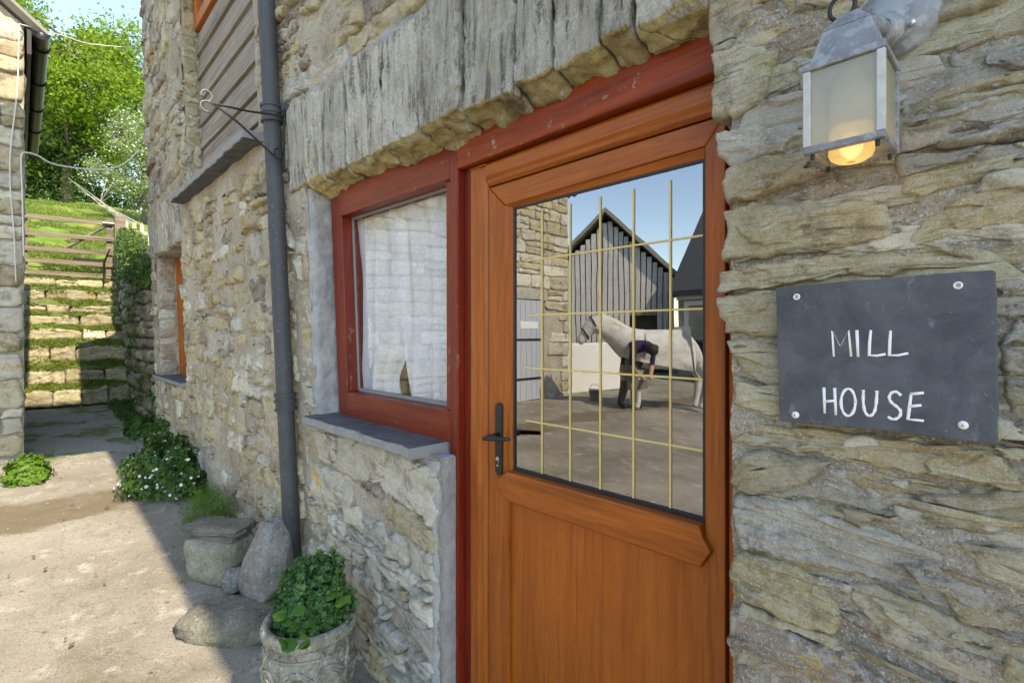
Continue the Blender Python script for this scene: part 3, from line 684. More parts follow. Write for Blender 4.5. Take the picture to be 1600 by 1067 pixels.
# --- lintel of upright slates over door and window
lint = MB().box(-2.70, -.44, .105, .30, 2.10, 2.5).bend().build('lintel', M_LINT_MOSS, house)
jx = [P(q, 200, -.02)[0] for q in (456,)] 
bot = [(453,303),(480,290),(506,280),(536,268),(573,251),(600,232),(657,204),(720,176),(800,141),(858,112),(935,78),(985,58),(1101,8)]
XB = [PL(a, b, -.02)[0] for a, b in bot]
rr = random.Random(5)
for k in range(len(XB) - 1):
    x0, x1 = XB[k], XB[k + 1]; zb = 2.122 + rr.uniform(-.007, .007); zt = 2.53 + rr.uniform(-.02, .03); s = rr.uniform(-.01, .01); g = .0065
    if k > 6: zt = 2.62
    poly = [(x0 + g, zb + rr.uniform(0, .004)), ((x0 + x1) / 2, zb + rr.uniform(-.004, .004)), (x1 - g, zb + rr.uniform(0, .004)), (x1 - g + s, zt), ((x0 + x1) / 2, zt + .01), (x0 + g + s, zt + rr.uniform(-.02, .01))]
    o = stone(lint, poly, yf=-.022 + rr.uniform(-.014, .012), mat=M_LINT, ang=R(90 + rr.uniform(-4, 4)), depth=.145, seg=190, rings=34, amp=.003, bulge=.002, edge=.009, jit=.004, back=16, roughback=.020, tilt=.012, sag=rr.uniform(.046, .058), smooth_it=1, seed=300 + k, name='lintel_stone')
    o.data.materials.append(M_LINT_MOSS)      # undersides are green with moss
    nz = np.empty(len(o.data.polygons) * 3); o.data.polygons.foreach_get('normal', nz); nz = nz.reshape(-1, 3)
    cy = np.empty(len(o.data.polygons) * 3); o.data.polygons.foreach_get('center', cy); cy = cy.reshape(-1, 3)
    o.data.polygons.foreach_set('material_index', ((nz[:, 2] < -.55) & (cy[:, 2] < 2.25)).astype(np.int32))
# --- small far lintel
xl = np.linspace(-6.42, -5.10, 8)
for k in range(7):
    stone(lint, [(xl[k] + .005, 2.20 + rr.uniform(-.01, .01)), (xl[k+1] - .005, 2.20 + rr.uniform(-.01, .01)), (xl[k+1] - .005, 2.65 + rr.uniform(-.03, .02)), (xl[k] + .005, 2.65 + rr.uniform(-.03, .02))], yf=-.03, mat=M_LINT, ang=R(90), depth=.25, seg=50, rings=10, amp=.005, edge=.01, back=4, roughback=.015, seed=350 + k, name='lintel_stone')
# --- cement: window reveal, fillet beside the red post
yy_, zz_ = np.meshgrid(np.linspace(-.008, .125, 16), np.linspace(1.02, 2.12, 110))
xx_ = -2.435 - .03 * np.clip((.02 - yy_) / .03, 0, 1) ** 2 + .010 * fbm(yy_ * 9, zz_ * 7, 3, 4) + .004 * fbm(yy_ * 40, zz_ * 40, 5, 2)
V = np.c_[xx_.ravel(), yy_.ravel() + .008 * fbm(zz_.ravel() * 9, 3.3, 1, 3) + lean(xx_.ravel(), zz_.ravel()), zz_.ravel()]; i = np.arange(16 * 110).reshape(110, 16)
mesh_arr('window_reveal', V, np.stack([i[:-1, :-1], i[:-1, 1:], i[1:, 1:], i[1:, :-1]], -1).reshape(-1, 4), M_CEMENT, house)
MB().box(-1.53, -1.444, .004, .10, .955, .991).build('cement_cap', M_CEMENT, house, bevel=.008)
zz = np.linspace(-.1, .985, 60); strip = []
for z in zz:
    w = .05 * float(fbm(z * 5, 2.2, 1, 4)); strip.append([(-1.50 - w, .012), (-1.458 - w * .6, -.006), (-1.440, -.006 + .1 * w), (-1.431, .010), (-1.433 + .010 * float(fbm(z * 11, 1, 4, 3)), .05), (-1.446, .095)])
V = np.array([(p[0], p[1] + .004 * float(noise(z * 20, j, 3)), z) for z, row in zip(zz, strip) for j, p in enumerate(row)]); n4 = np.arange(59)
F = np.concatenate([np.c_[n4 * 6 + j, n4 * 6 + j + 1, n4 * 6 + 7 + j, n4 * 6 + 6 + j] for j in range(5)])
mesh_arr('cement_fillet', V, F, M_CEMENT, house)
# smeared cement pointing above the lintel
V, F = grid(np.linspace(-2.72, -1.35, 120), np.linspace(2.46, 2.66, 24), lambda X, Z: .020 - .026 * np.exp(-((Z - 2.555 - .03 * noise(X * 3, 1, 1)) / .045) ** 2) + .012 * fbm(X * 14, Z * 14, 4, 3))
mesh_arr('cement_pointing', V, F, M_CEMENT, house)

# --- sills
def rough_slab(name, x0, x1, y0, y1, z0, z1, mat, parent, seed, jag=.008, bend=True, nx=50, xr=0.0):
    xs_ = np.linspace(x0, x1, nx); prof_ = [(y1, z0), (y0 + .004, z0), (y0, z0 + .006), (y0, z1 - .006), (y0 + .004, z1), ((y0 + y1) / 2, z1 + .002), (y1, z1 + .004)]
    V = []
    for x in xs_:
        for j, (y, z) in enumerate(prof_):
            fr = 1 if 0 < j < 5 else 0
            V.append((x + xr * (y - y0), y + fr * jag * float(fbm(x * 9, z * 6 + seed, seed, 3)), z + .25 * jag * float(fbm(x * 7, y * 9, seed + j * .1, 3))))
    m = len(prof_); mb = MB(); mb.v = [tuple(p) for p in V]
    mb.f = [(i * m + j, i * m + (j + 1) % m, (i + 1) * m + (j + 1) % m, (i + 1) * m + j) for i in range(nx - 1) for j in range(m)]
    mb.f = [f[::-1] for f in mb.f] + [tuple(range(m)), tuple(range(nx * m - 1, (nx - 1) * m - 1, -1))]
    if bend: mb.bend()
    return mb.build(name, mat, parent, smooth=False)
rough_slab('window_sill', -2.455, -1.495, -.075, .13, .992, 1.030, M_SILL, house, 3, .012)
rough_slab('upper_sill', -4.98, -3.04, -.10, .14, 2.50, 2.545, M_SILL, house, 5, .012)
rough_slab('far_sill', -6.42, -5.12, -.05, .2, .965, 1.0, M_SILL, house, 7, .01)

# --- front window (red)
win = empty('window', (-1.95, .1, 1.05)); win.parent = house; win.matrix_parent_inverse = Matrix.Translation(-Vector(house.location)); BASE[win.name] = Vector((-1.95, .1, 1.05))
WL, WR, WB, WT = -2.40, -1.478, 1.030, 2.075
def frame_bar(poly, y0, y1, name, mat, par, bev=.004, bend=True):
    mb = MB().prism(poly, y0, y1); 
    if bend: mb.bend()
    return mb.build(name, mat, par, bevel=bev)
gl_, gr_, gb_, gt_ = -2.315, -1.506, 1.150, 1.975
frame_bar([(WL, WB), (WL + .10, WB), (WL + .10, WT), (WL, WT)], .085, .19, 'window_stile', M_RED_V, win)
frame_bar([(WL + .1, WB), (WR, WB), (WR, gb_ - .005), (WL + .1, gb_ - .005)], .080, .19, 'window_rail', M_RED_H, win)
frame_bar([(WL + .1, gt_), (WR, gt_), (WR, WT + .03), (WL + .1, WT + .03)], .082, .19, 'window_rail', M_RED_H, win)
frame_bar([(gr_ - .006, gb_ - .005), (WR, gb_ - .005), (WR, gt_), (gr_ - .006, gt_)], .092, .19, 'window_stile', M_RED_V, win)
MB().prism([(WL + .1, gb_ - .005), (gr_ - .006, gb_ - .005), (gr_ - .006, gt_), (WL + .1, gt_)], .146, .151).bend().build('window_pane', M_GLASS_W, win)
gask = MB()
for a in [(WL + .1, WL + .112, gb_, gt_), (gr_ - .018, gr_ - .006, gb_, gt_), (WL + .112, gr_ - .018, gb_ - .004, gb_ + .012), (WL + .112, gr_ - .018, gt_ - .012, gt_)]: gask.box(a[0], a[1], .139, .145, a[2], a[3])
gask.bend().build('putty', M_SILL, win)
# --- red post and head beam
MB().box(-1.478, -1.432, .082, .2, -.02, 2.10).build('post', M_RED_V, house, bevel=.004)
MB().box(-1.432, -1.398, .112, .2, -.02, 2.03).build('post', M_RED_V, house, bevel=.004)
hb = MB().box(-1.432, -.36, .078, .2, 2.0, 2.14); hb.build('head_beam', M_RED_OLD, house, bevel=.006)
# --- door frame and door
DF = empty('door_frame', (-.95, .12, 0)); DF.parent = house; DF.matrix_parent_inverse = Matrix.Translation(-Vector(house.location)); BASE[DF.name] = Vector((-.95, .12, 0))
def bar_x(name, x0, x1, prof, mat, par):   # profile (y,z) extruded in x
    return MB().extr(prof, 'x', x0, x1).build(name, mat, par, bevel=.003)
def bar_z(name, z0, z1, prof, mat, par):   # profile (x,y) extruded in z
    return MB().extr(prof, 'z', z0, z1).build(name, mat, par, bevel=.003)
bar_z('jamb', 0, 1.99, [(-1.396, .20), (-1.396, .112), (-1.385, .104), (-1.345, .104), (-1.335, .110), (-1.320, .112), (-1.312, .122), (-1.309, .20)][::-1], M_OAK_V, DF)
bar_z('jamb', 0, 1.99, [(-.494, .20), (-.492, .122), (-.480, .112), (-.46, .104), (-.36, .104), (-.36, .20)][::-1], M_OAK_V, DF)
bar_x('frame_head', -1.309, -.494, [(.20, 1.918), (.122, 1.921), (.112, 1.930), (.110, 1.940), (.102, 1.950), (.102, 1.985), (.110, 1.997), (.20, 1.997)][::-1], M_OAK_H, DF)
MB().box(-1.396, -1.309, .106, .2, 1.9905, 1.997).build('frame_corner', M_OAK_H, DF); MB().box(-.494, -.36, .106, .2, 1.9905, 1.997).build('frame_corner', M_OAK_H, DF)
MB().box(-1.40, -.36, .09, .2, -.05, -.001).build('threshold', M_OAK_H, DF, bevel=.004)
door = empty('door', (-.9, .12, .02)); door.parent = house; door.matrix_parent_inverse = Matrix.Translation(-Vector(house.location)); BASE[door.name] = Vector((-.9, .12, .02))
LX0, LX1, LT = -1.304, -.498, 1.914; GX0, GX1, GB, GT = -1.200, -.552, .978, 1.832
def miter(name, p, y0, y1, mat): return MB().prism(p, y0, y1).build(name, mat, door, bevel=.0035)
# stiles and rails with mitred corners
miter('stile', [(LX0, .02), (-1.206, .02), (-1.206, .884), (-1.256, .936), (-1.227, .958), (-1.226, GT + .008), (LX0, LT)], .115, .175, M_OAK_V)
miter('stile', [(LX1, .02), (LX1, LT), (-.545, GT + .022), (-.545, .950), (-.526, .925), (-.551, .884), (-.551, .02)], .115, .175, M_OAK_V)
miter('top_rail', [(LX0 + .001, LT), (LX1 - .001, LT), (-.546, GT + .024), (-1.224, GT + .010)], .1165, .175, M_OAK_H)
# glazing bead round the pane (sloped)
def bead(a, b, c, d, mat):   # a,b outer edge; c,d inner edge (X,Z)
    V = [(a[0], .118, a[1]), (b[0], .118, b[1]), (c[0], .130, c[1]), (d[0], .130, d[1]), (a[0], .16, a[1]), (b[0], .16, b[1]), (c[0], .16, c[1]), (d[0], .16, d[1])]
    return MB().add(V, [(0, 1, 2, 3), (7, 6, 5, 4), (0, 4, 5, 1), (2, 6, 7, 3), (1, 5, 6, 2), (3, 7, 4, 0)]).build('glazing_bead', mat, door)
bead((-1.2255, GT + .010), (-1.2255, .955), (GX0, GB), (GX0, GT), M_OAK_V)
bead((-.5455, GT + .022), (-1.2235, GT + .0095), (GX0 + .001, GT), (GX1 - .001, GT), M_OAK_H)
miter('mid_rail', [(-1.2555, .936), (-1.2265, .9585), (-1.199, GB - .0015), (-.5535, GB - .0015), (-.5445, .951), (-.5255, .925), (-.5515, .883), (-1.2055, .883)], .101, .17, M_OAK_H)
MB().box(-1.2055, -.5515, .128, .17, .02, .883).build('door_panel', M_OAK_P, door)
MB().extr([(.1275, .8825), (.1155, .8825), (.1275, .870)][::-1], 'x', -1.205, -.552).build('panel_moulding', M_OAK_H, door)
MB().box(GX0, GX1, .136, .150, GB, GT).build('glass_pane', M_GLASS, door)
gk = MB()
for a in [(GX0 - .001, GX0 + .006, GB, GT), (GX1 - .006, GX1 + .001, GB, GT), (GX0 + .006, GX1 - .006, GB - .001, GB + .010), (GX0 + .006, GX1 - .006, GT - .006, GT + .001)]: gk.box(a[0], a[1], .131, .1355, a[2], a[3])
gk.build('gasket', M_PLASTIC, door)
for x in (-1.076, -.964, -.856, -.749, -.643): MB().box(x - .0024, x + .0024, .1325, .1355, GB + .011, GT - .03).build('glazing_bar', M_BRASS, door)
for z in (1.653, 1.480, 1.313, 1.145): MB().box(-1.145, GX1 - .007, .1332, .1358, z - .0024, z + .0024).build('glazing_bar', M_BRASS, door)
# lever handle
hp = [(-1.245 + .016 * math.cos(t), 1.178 + .016 * math.sin(t)) for t in np.linspace(0, math.pi, 9)] + [(-1.245 + .016 * math.cos(t), .972 + .016 * math.sin(t)) for t in np.linspace(math.pi, 2 * math.pi, 9)]
handle = MB().prism(hp, .104, .1145).build('handle', M_BLACK, door, bevel=.003)
hh = MB().tube([(-1.245, .104, 1.085), (-1.245, .066, 1.085)], [.012, .011], 12)
hh.tube([(-1.272, .066, 1.078), (-1.25, .060, 1.083), (-1.21, .058, 1.088), (-1.17, .060, 1.092), (-1.148, .064, 1.094)], [.007, .0105, .010, .009, .006], 12, flat=.8); hh.build('lever', M_BLACK, door, smooth=True)
ke = MB().lathe([(.0075, -.003), (.0075, 0)], (-1.245, .1035, 1.010), 16, 'y'); ke.box(-1.2485, -1.2415, .1006, .1035, .986, 1.006); ke.build('lock', M_STEEL, door)
MB().box(-1.2462, -1.2438, .0985, .1005, .992, 1.008).build('keyhole', M_PLASTIC, door)
# --- upper opening: boards and small window
MB().box(-4.86, -4.794, .0, .16, 2.545, HTOP).bend().build('upper_reveal', M_MORTAR, house); MB().box(-3.086, -3.02, .0, .16, 2.545, HTOP).bend().build('upper_reveal', M_MORTAR, house)
def to_reveal(x0):
    def f(V):
        W_ = V.copy(); d = -(V[:, 1]); Xs = V[:, 0].copy(); W_[:, 1] = Xs; W_[:, 0] = x0 + d; W_[:, 1] += lean(np.full(len(V), x0), V[:, 2]); return W_
    return f
for q in courses(-.005, .105, 2.56, 4.6, (.10, .22), (.14, .2), 41, gap=.006): stone(wall, q, yf=-.012, mat=MS[random.choice([0, 2, 0, 1])], seg=36, rings=7, amp=.006, bendit=False, xform=to_reveal(-4.795), seed=int(q[0][1] * 1000))
for k, z in enumerate(np.arange(2.55, 3.85, .188)):
    MB().add([(-4.80, .092, z), (-3.06, .092, z), (-3.06, .112, z + .182), (-4.80, .112, z + .182), (-4.80, .13, z), (-3.06, .13, z), (-3.06, .13, z + .182), (-4.80, .13, z + .182)],
             [(0, 1, 2, 3), (0, 4, 5, 1), (3, 2, 6, 7), (0, 3, 7, 4), (1, 5, 6, 2)]).bend().build('plank', M_BOARD, house)
uw = empty('upper_window', (-4, .1, 3.88)); uw.parent = house; uw.matrix_parent_inverse = Matrix.Translation(-Vector(house.location)); BASE[uw.name] = Vector((-4, .1, 3.88))
for a in [(-4.80, -4.70, 3.88, 5.0), (-3.16, -3.06, 3.88, 5.0), (-4.70, -3.16, 3.88, 3.97), (-4.70, -3.16, 4.92, 5.0), (-3.98, -3.90, 3.97, 4.92)]:
    MB().box(a[0], a[1], .085, .15, a[2], a[3]).bend().build('frame_bar', M_ORANGE, uw, bevel=.006)
MB().box(-4.70, -3.16, .115, .12, 3.97, 4.92).bend().build('window_pane', M_GLASS_W, uw)
MB().box(-3.03, -2.97, .06, .12, 2.545, HTOP).bend().build('upper_jamb', M_BOARD, house)
# --- small far window
fr_ = MB(); fr_.box(-6.30, -6.272, .0, .2, 1.0, 2.2); fr_.bend().build('far_reveal', M_MORTAR, house)
for q in courses(.0, .165, 1.01, 2.18, (.09, .18), (.2, .3), 43, gap=.006): stone(wall, q, yf=-.012, mat=MS[random.choice([1, 3, 1])], seg=30, rings=6, amp=.006, bendit=False, xform=to_reveal(-6.273), seed=int(q[0][1] * 900))
fw = empty('far_window', (-5.7, .17, 1.0)); fw.parent = house; fw.matrix_parent_inverse = Matrix.Translation(-Vector(house.location)); BASE[fw.name] = Vector((-5.7, .17, 1.0))
for a in [(-6.28, -6.16, 1.0, 2.2), (-5.25, -5.15, 1.0, 2.2), (-6.16, -5.25, 1.0, 1.08), (-6.16, -5.25, 2.12, 2.2)]: MB().box(a[0], a[1], .165, .24, a[2], a[3]).bend().build('frame_bar', M_ORANGE, fw)
MB().box(-6.16, -5.25, .2, .205, 1.08, 2.12).bend().build('window_pane', M_GLASS_W, fw)
# --- rooms behind the openings
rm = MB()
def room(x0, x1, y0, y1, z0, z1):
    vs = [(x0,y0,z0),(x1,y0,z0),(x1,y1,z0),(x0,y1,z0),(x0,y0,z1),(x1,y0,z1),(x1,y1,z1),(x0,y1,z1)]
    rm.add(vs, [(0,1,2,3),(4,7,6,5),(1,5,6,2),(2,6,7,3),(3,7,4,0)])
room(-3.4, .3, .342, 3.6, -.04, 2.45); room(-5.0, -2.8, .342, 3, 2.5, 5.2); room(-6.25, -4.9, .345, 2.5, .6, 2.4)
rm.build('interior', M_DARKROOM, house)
# --- roof, plus a canopy added to shade the passage (both out of the frame)
rf = MB(); rf.add([(HX0 - .12, -.245, 5.20), (HX1 + .1, -.245, 5.20), (HX1 + .1, 3.1, 7.9), (HX0 - .12, 3.1, 7.9), (HX0 - .12, 6.4, 5.2), (HX1 + .1, 6.4, 5.2),
                    (HX0 - .12, -.245, 5.28), (HX1 + .1, -.245, 5.28), (HX1 + .1, 3.1, 8.0), (HX0 - .12, 3.1, 8.0), (HX0 - .12, 6.4, 5.28), (HX1 + .1, 6.4, 5.28)],
                   [(0,1,2,3)[::-1], (3,2,5,4)[::-1], (6,7,8,9), (9,8,11,10), (0,1,7,6), (4,10,11,5), (0,6,9,3), (3,9,10,4), (1,2,8,7), (2,5,11,8)])
rf.build('roof', M_ROOF, house)
can = MB(); can.add([(-4.9, -1.15, 5.0), (-3.4, -1.15, 5.7), (-1.9, -1.15, 5.0), (-4.9, .1, 5.0), (-3.4, .1, 5.7), (-1.9, .1, 5.0), (-4.9, -1.15, 5.06), (-3.4, -1.15, 5.78), (-1.9, -1.15, 5.06), (-4.9, .1, 5.06), (-3.4, .1, 5.78), (-1.9, .1, 5.06)],
                    [(0, 1, 4, 3), (1, 2, 5, 4), (6, 9, 10, 7), (7, 10, 11, 8), (0, 6, 7, 1), (1, 7, 8, 2), (0, 3, 9, 6), (2, 8, 11, 5)])
can.box(-4.9, -1.9, -1.15, -1.10, 4.9, 5.06); can.box(-4.86, -4.78, -1.1, .1, 4.9, 5.0); can.box(-2.02, -1.94, -1.1, .1, 4.9, 5.0)
can.build('shade_canopy', M_BOARD, house)  # unseen addition, shaped to drop a band of shade across the passage

# ================================================================== THINGS ON THE WALL
# downpipe
dp = empty('drainpipe', (-2.70, -.06, .2), 'black iron drainpipe with collared joints running down the stone wall', 'drainpipe')
def pz(z): return (-2.70, -.062 + float(lean(-2.70, z)), z)
MB().tube([pz(z) for z in np.linspace(.2, 5.1, 12)], .041, 20).build('pipe', M_PIPE, dp, smooth=True)
for zc in (1.065, 2.52, 3.95):
    col_ = MB().tube([pz(zc - .035), pz(zc + .05)], .047, 20); 
    for dz in (-.03, .012, .045): col_.tube([pz(zc + dz - .006), pz(zc + dz + .006)], .053, 20)
    col_.build('collar', M_PIPE, dp, auto=40)
for zc in (2.54, 4.0):
    ear = MB(); x, y, z = pz(zc); ear.box(x - .10, x + .10, y + .035, y + .052, z - .02, z + .02); ear.tube([(x + .085, y + .035, z), (x + .085, y + .02, z)], .014, 10); ear.tube([(x - .085, y + .035, z), (x - .085, y + .02, z)], .014, 10)
    ear.build('fixing_ear', M_PIPE, dp, bevel=.003)
# hanging basket bracket
bx = -2.615; bl = float(lean(bx, 2.45))
br = empty('basket_bracket', (bx, -.03 + bl, 2.39), 'scrolled wrought iron hanging basket bracket beside the drainpipe', 'bracket')
def bp(y, z): return (bx, y + bl, z)
MB().box(bx - .008, bx + .008, -.040 + bl, -.033 + bl, 2.245, 2.53).build('back_bar', M_IRON, br)
MB().tube([bp(-.04, 2.50), bp(-.2, 2.475), bp(-.36, 2.465)], .0055, 8).build('arm', M_IRON, br)
sc_ = [bp(-.042, 2.315), bp(-.055, 2.285), bp(-.075, 2.285), bp(-.13, 2.325), bp(-.24, 2.405), bp(-.345, 2.463)]
MB().tube(sc_, .0055, 8).build('strut', M_IRON, br, smooth=True)
M_IRON_HI = plain('highlit_iron', (.16,.155,.15), .5, .4)  # paler copy of the iron, highlights of the outer scrolls put into its colour
MB().tube([bp(-.372 + .028 * math.cos(t), 2.445 + .024 * math.sin(t)) for t in np.linspace(.6, 5.0, 16)], .005, 8).build('scroll', M_IRON_HI, br, smooth=True)
MB().tube([bp(-.376 + .022 * math.cos(t), 2.492 + .024 * math.sin(t)) for t in np.linspace(-1.6, 3.6, 16)], .005, 8).build('scroll', M_IRON_HI, br, smooth=True)
MB().tube([bp(-.062 + .022 * math.cos(t), 2.312 + .022 * math.sin(t)) for t in np.linspace(.3, 3.9, 12)], .005, 8).build('scroll', M_IRON, br, smooth=True)
# slate sign
sg = empty('slate_sign', (-.195, -.03, 1.26), 'dark slate house sign with white hand lettering screwed to the pier', 'sign')
YS = -.040
sp = [P(a, b, YS) for a, b in [(1212, 450), (1290, 442), (1390, 434), (1470, 428), (1556, 421), (1558, 500), (1559, 600), (1560, 695), (1470, 684), (1380, 672), (1290, 664), (1218, 658), (1216, 590), (1214, 520)]]
so_ = resample(sp, 160); so_ = so_ + .0011 * np.c_[fbm(so_[:, 0] * 30, so_[:, 1] * 30, 1, 4), fbm(so_[:, 0] * 30, so_[:, 1] * 30, 7, 4)]
MB().prism([tuple(q) for q in so_], YS, YS + .009).build('slate', M_SIGN, sg, bevel=.0015)
def z8(x, y): return (1100 + x / 1.554, 380 + y / 1.554)
STROKES = [[(315,275),(312,213),(331,252),(351,212),(357,275)], [(371,211),(374,276)], [(405,211),(402,240),(401,272),(420,273),(441,269)], [(453,212),(451,240),(450,272),(472,272),(496,267)],
 [(291,350),(293,413)], [(317,351),(320,417)], [(293,384),(319,382)], [(350 + 17.5 * math.cos(t), 386 + 33 * math.sin(t)) for t in np.linspace(0, 2 * math.pi, 22)],
 [(387,356),(386,385),(390,410),(401,421),(413,413),(418,392),(420,358)], [(478,370),(469,360),(456,361),(448,373),(454,387),(468,396),(479,408),(475,422),(460,429),(446,421)],
 [(503,365),(499,395),(495,427),(515,429),(534,431)], [(502,366),(534,363)], [(498,396),(528,393)]]
def chaikin(p, it=1):
    for _ in range(it):
        q = [p[0]]
        for a, b in zip(p, p[1:]): q += [(a[0]*.75+b[0]*.25, a[1]*.75+b[1]*.25), (a[0]*.25+b[0]*.75, a[1]*.25+b[1]*.75)]
        p = q + [p[-1]]
    return p
for rows in (STROKES[:4], STROKES[4:]):
    le = MB()
    for st in rows:
        pts = [P(*z8(*p), YS) for p in (chaikin(st, 2) if len(st) > 5 and len(st) < 20 else st)]
        rs = [.0021 + .0004 * math.sin(i * 1.7 + len(st)) for i in range(len(pts))]
        le.tube([(x, YS - .0002, z) for x, z in pts], rs, 8, flat=1); 
    le.v = [(x, YS + (y - YS) * .28, z) for x, y, z in le.v]
    le.build('lettering', M_CHALK, sg, smooth=True)
for i, (a, b, kind) in enumerate([(1245, 464, 0), (1497, 446, 0), (1243, 648, 1), (1505, 664, 1)]):
    x, z = P(a, b, YS)
    if kind == 0:
        mb = MB(); mb.lathe([(.0030, -.0005), (.0034, -.003), (.0050, -.003), (.0058, -.0005)], (x, YS, z), 20, 'y', cap=False); mb.build('screw_cup', M_WHITE, sg, smooth=True)
        MB().lathe([(.0034, -.0008), (.002, -.0016)], (x, YS, z), 16, 'y').build('screw', M_STEEL, sg)
    else:
        MB().lathe([(.0062, -.0003), (.0058, -.0022), (.004, -.0038), (.001, -.0044)], (x, YS, z), 20, 'y').build('screw_cap', M_WHITE, sg, smooth=True)

# wall lantern
ln = empty('wall_lantern', (-.18, -.02, 1.93), 'grey metal wall lantern with frosted panes and lit bulb above the sign', 'lantern')
cx, cy = -.2035, -.118; hw = .0465
LZ0, LZ1 = 1.703, 1.817
pl = MB().lathe([(.060, -.002), (.060, -.012), (.055, -.018), (.044, -.020), (.040, -.026), (.02, -.030), (.002, -.031)], (-.168, 0, 1.925), 40, 'y'); pl.build('back_plate', M_LEAD, ln, smooth=True)
bs = MB().lathe([(.028, -.03), (.027, -.037), (.020, -.044), (.012, -.048)], (-.178, 0, 1.905), 28, 'y'); bs.tube([(-.178, -.04, 1.902), (-.185, -.065, 1.905), (-.195, -.10, 1.890), (cx, cy, 1.872)], [.014, .013, .013, .016], 14); bs.build('arm', M_LEAD, ln, smooth=True)
MB().lathe([(.005, -.03), (.005, -.036), (.001, -.038)], (-.142, 0, 1.902), 12, 'y').build('screw', M_STEEL, ln)
def frust(mb, w0, w1, z0, z1, d0=None, d1=None):
    a = [(cx - w0, cy - w0, z0), (cx + w0, cy - w0, z0), (cx + w0, cy + w0, z0), (cx - w0, cy + w0, z0), (cx - w1, cy - w1, z1), (cx + w1, cy - w1, z1), (cx + w1, cy + w1, z1), (cx - w1, cy + w1, z1)]
    return mb.add(a, [(0,3,2,1),(4,5,6,7),(0,1,5,4),(1,2,6,5),(2,3,7,6),(3,0,4,7)])
frust(MB(), .045, .031, LZ1 + .012, LZ1 + .062).build('hood', M_LEAD, ln, bevel=.002)
tp = frust(MB(), .030, .028, LZ1 + .0625, LZ1 + .068); frust(tp, .026, .012, LZ1 + .0685, LZ1 + .088); tp.build('hood_cap', M_LEAD, ln, bevel=.002)
rg = MB().tube([(cx - .012 + .017 * math.cos(t), cy, LZ1 + .105 + .019 * math.sin(t)) for t in np.linspace(-2.4, 4.0, 22)], .0032, 8); rg.build('hanging_loop', M_IRON, ln, smooth=True)
rim = MB()
for w, z0, z1 in ((.053, LZ1, LZ1 + .0115),): frust(rim, w, w - .001, z0, z1)
rim.build('top_rim', M_LEAD, ln, bevel=.002)
r2 = MB(); w = .0515
for (a, b, c, d) in [(-w, w, -w, -w + .012), (-w, w, w - .012, w), (-w, -w + .012, -w + .012, w - .012), (w - .012, w, -w + .012, w - .012)]: r2.box(cx + a, cx + b, cy + c, cy + d, LZ0 - .010, LZ0)
r2.build('bottom_rim', M_LEAD, ln, bevel=.0015)
for sx in (-1, 1):
    for sy in (-1, 1):
        MB().box(cx + sx * hw - .005, cx + sx * hw + .005, cy + sy * hw - .005, cy + sy * hw + .005, LZ0 + .0002, LZ1 - .0002).build('corner_bar', M_BAR if sy < 0 else M_LEAD, ln, bevel=.001)
        MB().lathe([(.003, -.018), (.003, -.0102)], (cx + sx * .041, cy + sy * .041, LZ0), 10).build('stud', M_IRON, ln)
g_ = hw - .0055
for (a, b, c, d) in [(-g_, g_, -hw - .001, -hw + .001), (-g_, g_, hw - .001, hw + .001), (-hw - .001, -hw + .001, -g_, g_), (hw - .001, hw + .001, -g_, g_)]:
    MB().box(cx + a, cx + b, cy + c, cy + d, LZ0 + .001, LZ1 - .001).build('glass_pane', M_FROST, ln)
MB().lathe([(.017, .128), (.017, .100), (.020, .095), (.027, .085), (.0285, .055), (.0285, .032)], (cx, cy, LZ0), 32).build('lamp_holder', plain('cream_lamp_tube', (.62, .58, .46), .5, 0, .4, .08), ln, smooth=True)
MB().lathe([(.0285, .03), (.029, .006), (.030, -.008), (.027, -.015), (.019, -.0205), (.006, -.0215)], (cx, cy, LZ0), 32, cap=False).build('diffuser', M_FROSTY, ln, smooth=True)
MB().lathe([(.004, -.016), (.013, -.008), (.016, .004), (.013, .016), (.006, .022)], (cx, cy, LZ0), 20).build('bulb', M_BULB, ln, smooth=True)
ld = bpy.data.lights.new('lantern_bulb', 'POINT'); ld.energy = .015; ld.color = (1, .62, .25); ld.shadow_soft_size = .02
lo = bpy.data.objects.new('lantern_bulb', ld); COL.objects.link(lo); lo.location = (cx, cy, LZ0 - .06); lo.parent = ln; lo.matrix_parent_inverse = Matrix.Translation(-Vector(ln.location))

# lace curtain inside the window
def curtain(x0, x1, edge, side):
    nx, nz = 90, 60; V = []
    for j in range(nz):
        z = 1.10 + (1.985 - 1.10) * j / (nz - 1)
        for i_ in range(nx):
            s = i_ / (nx - 1); e0, e1 = edge((z - 1.1) / .885)
            x = x0 + (x1 - x0) * (e0 + (e1 - e0) * s)
            y = .190 + .026 * math.sin(s * 24 + 1.2 * math.sin(z * 3) + 4 * float(noise(s * 3, 1.5, side))) * (.5 + .5 * (1 - j / nz)) + .010 * float(noise(s * 9, z * 3, side)) + (.004 * math.sin(s * 150) if j > nz - 6 else 0)
            V.append((x, y + float(lean(x, z)), z))
    i = np.arange(nx * nz).reshape(nz, nx); F = np.stack([i[:-1, :-1], i[:-1, 1:], i[1:, 1:], i[1:, :-1]], -1).reshape(-1, 4)
    return np.array(V), F
for lab, x0, x1, ed, sd_ in [('white lace curtain drawn to the left side of the red window', -2.37, -1.93, lambda t: (0, .93 + .12 * t**.5 - .18 * math.exp(-((t - .12) / .12) ** 2)), 1),
                             ('white lace curtain hanging at the right of the red window by the door', -1.98, -1.44, lambda t: (.16 - .16 * t**.3, 1), 2)]:
    V, F = curtain(x0, x1, ed, sd_)
    tag(mesh_arr('lace_curtain', V, F, M_LACE, origin=((x0 + x1) / 2, .2, 1.1)), lab, 'curtain', 'lace curtains in the window')

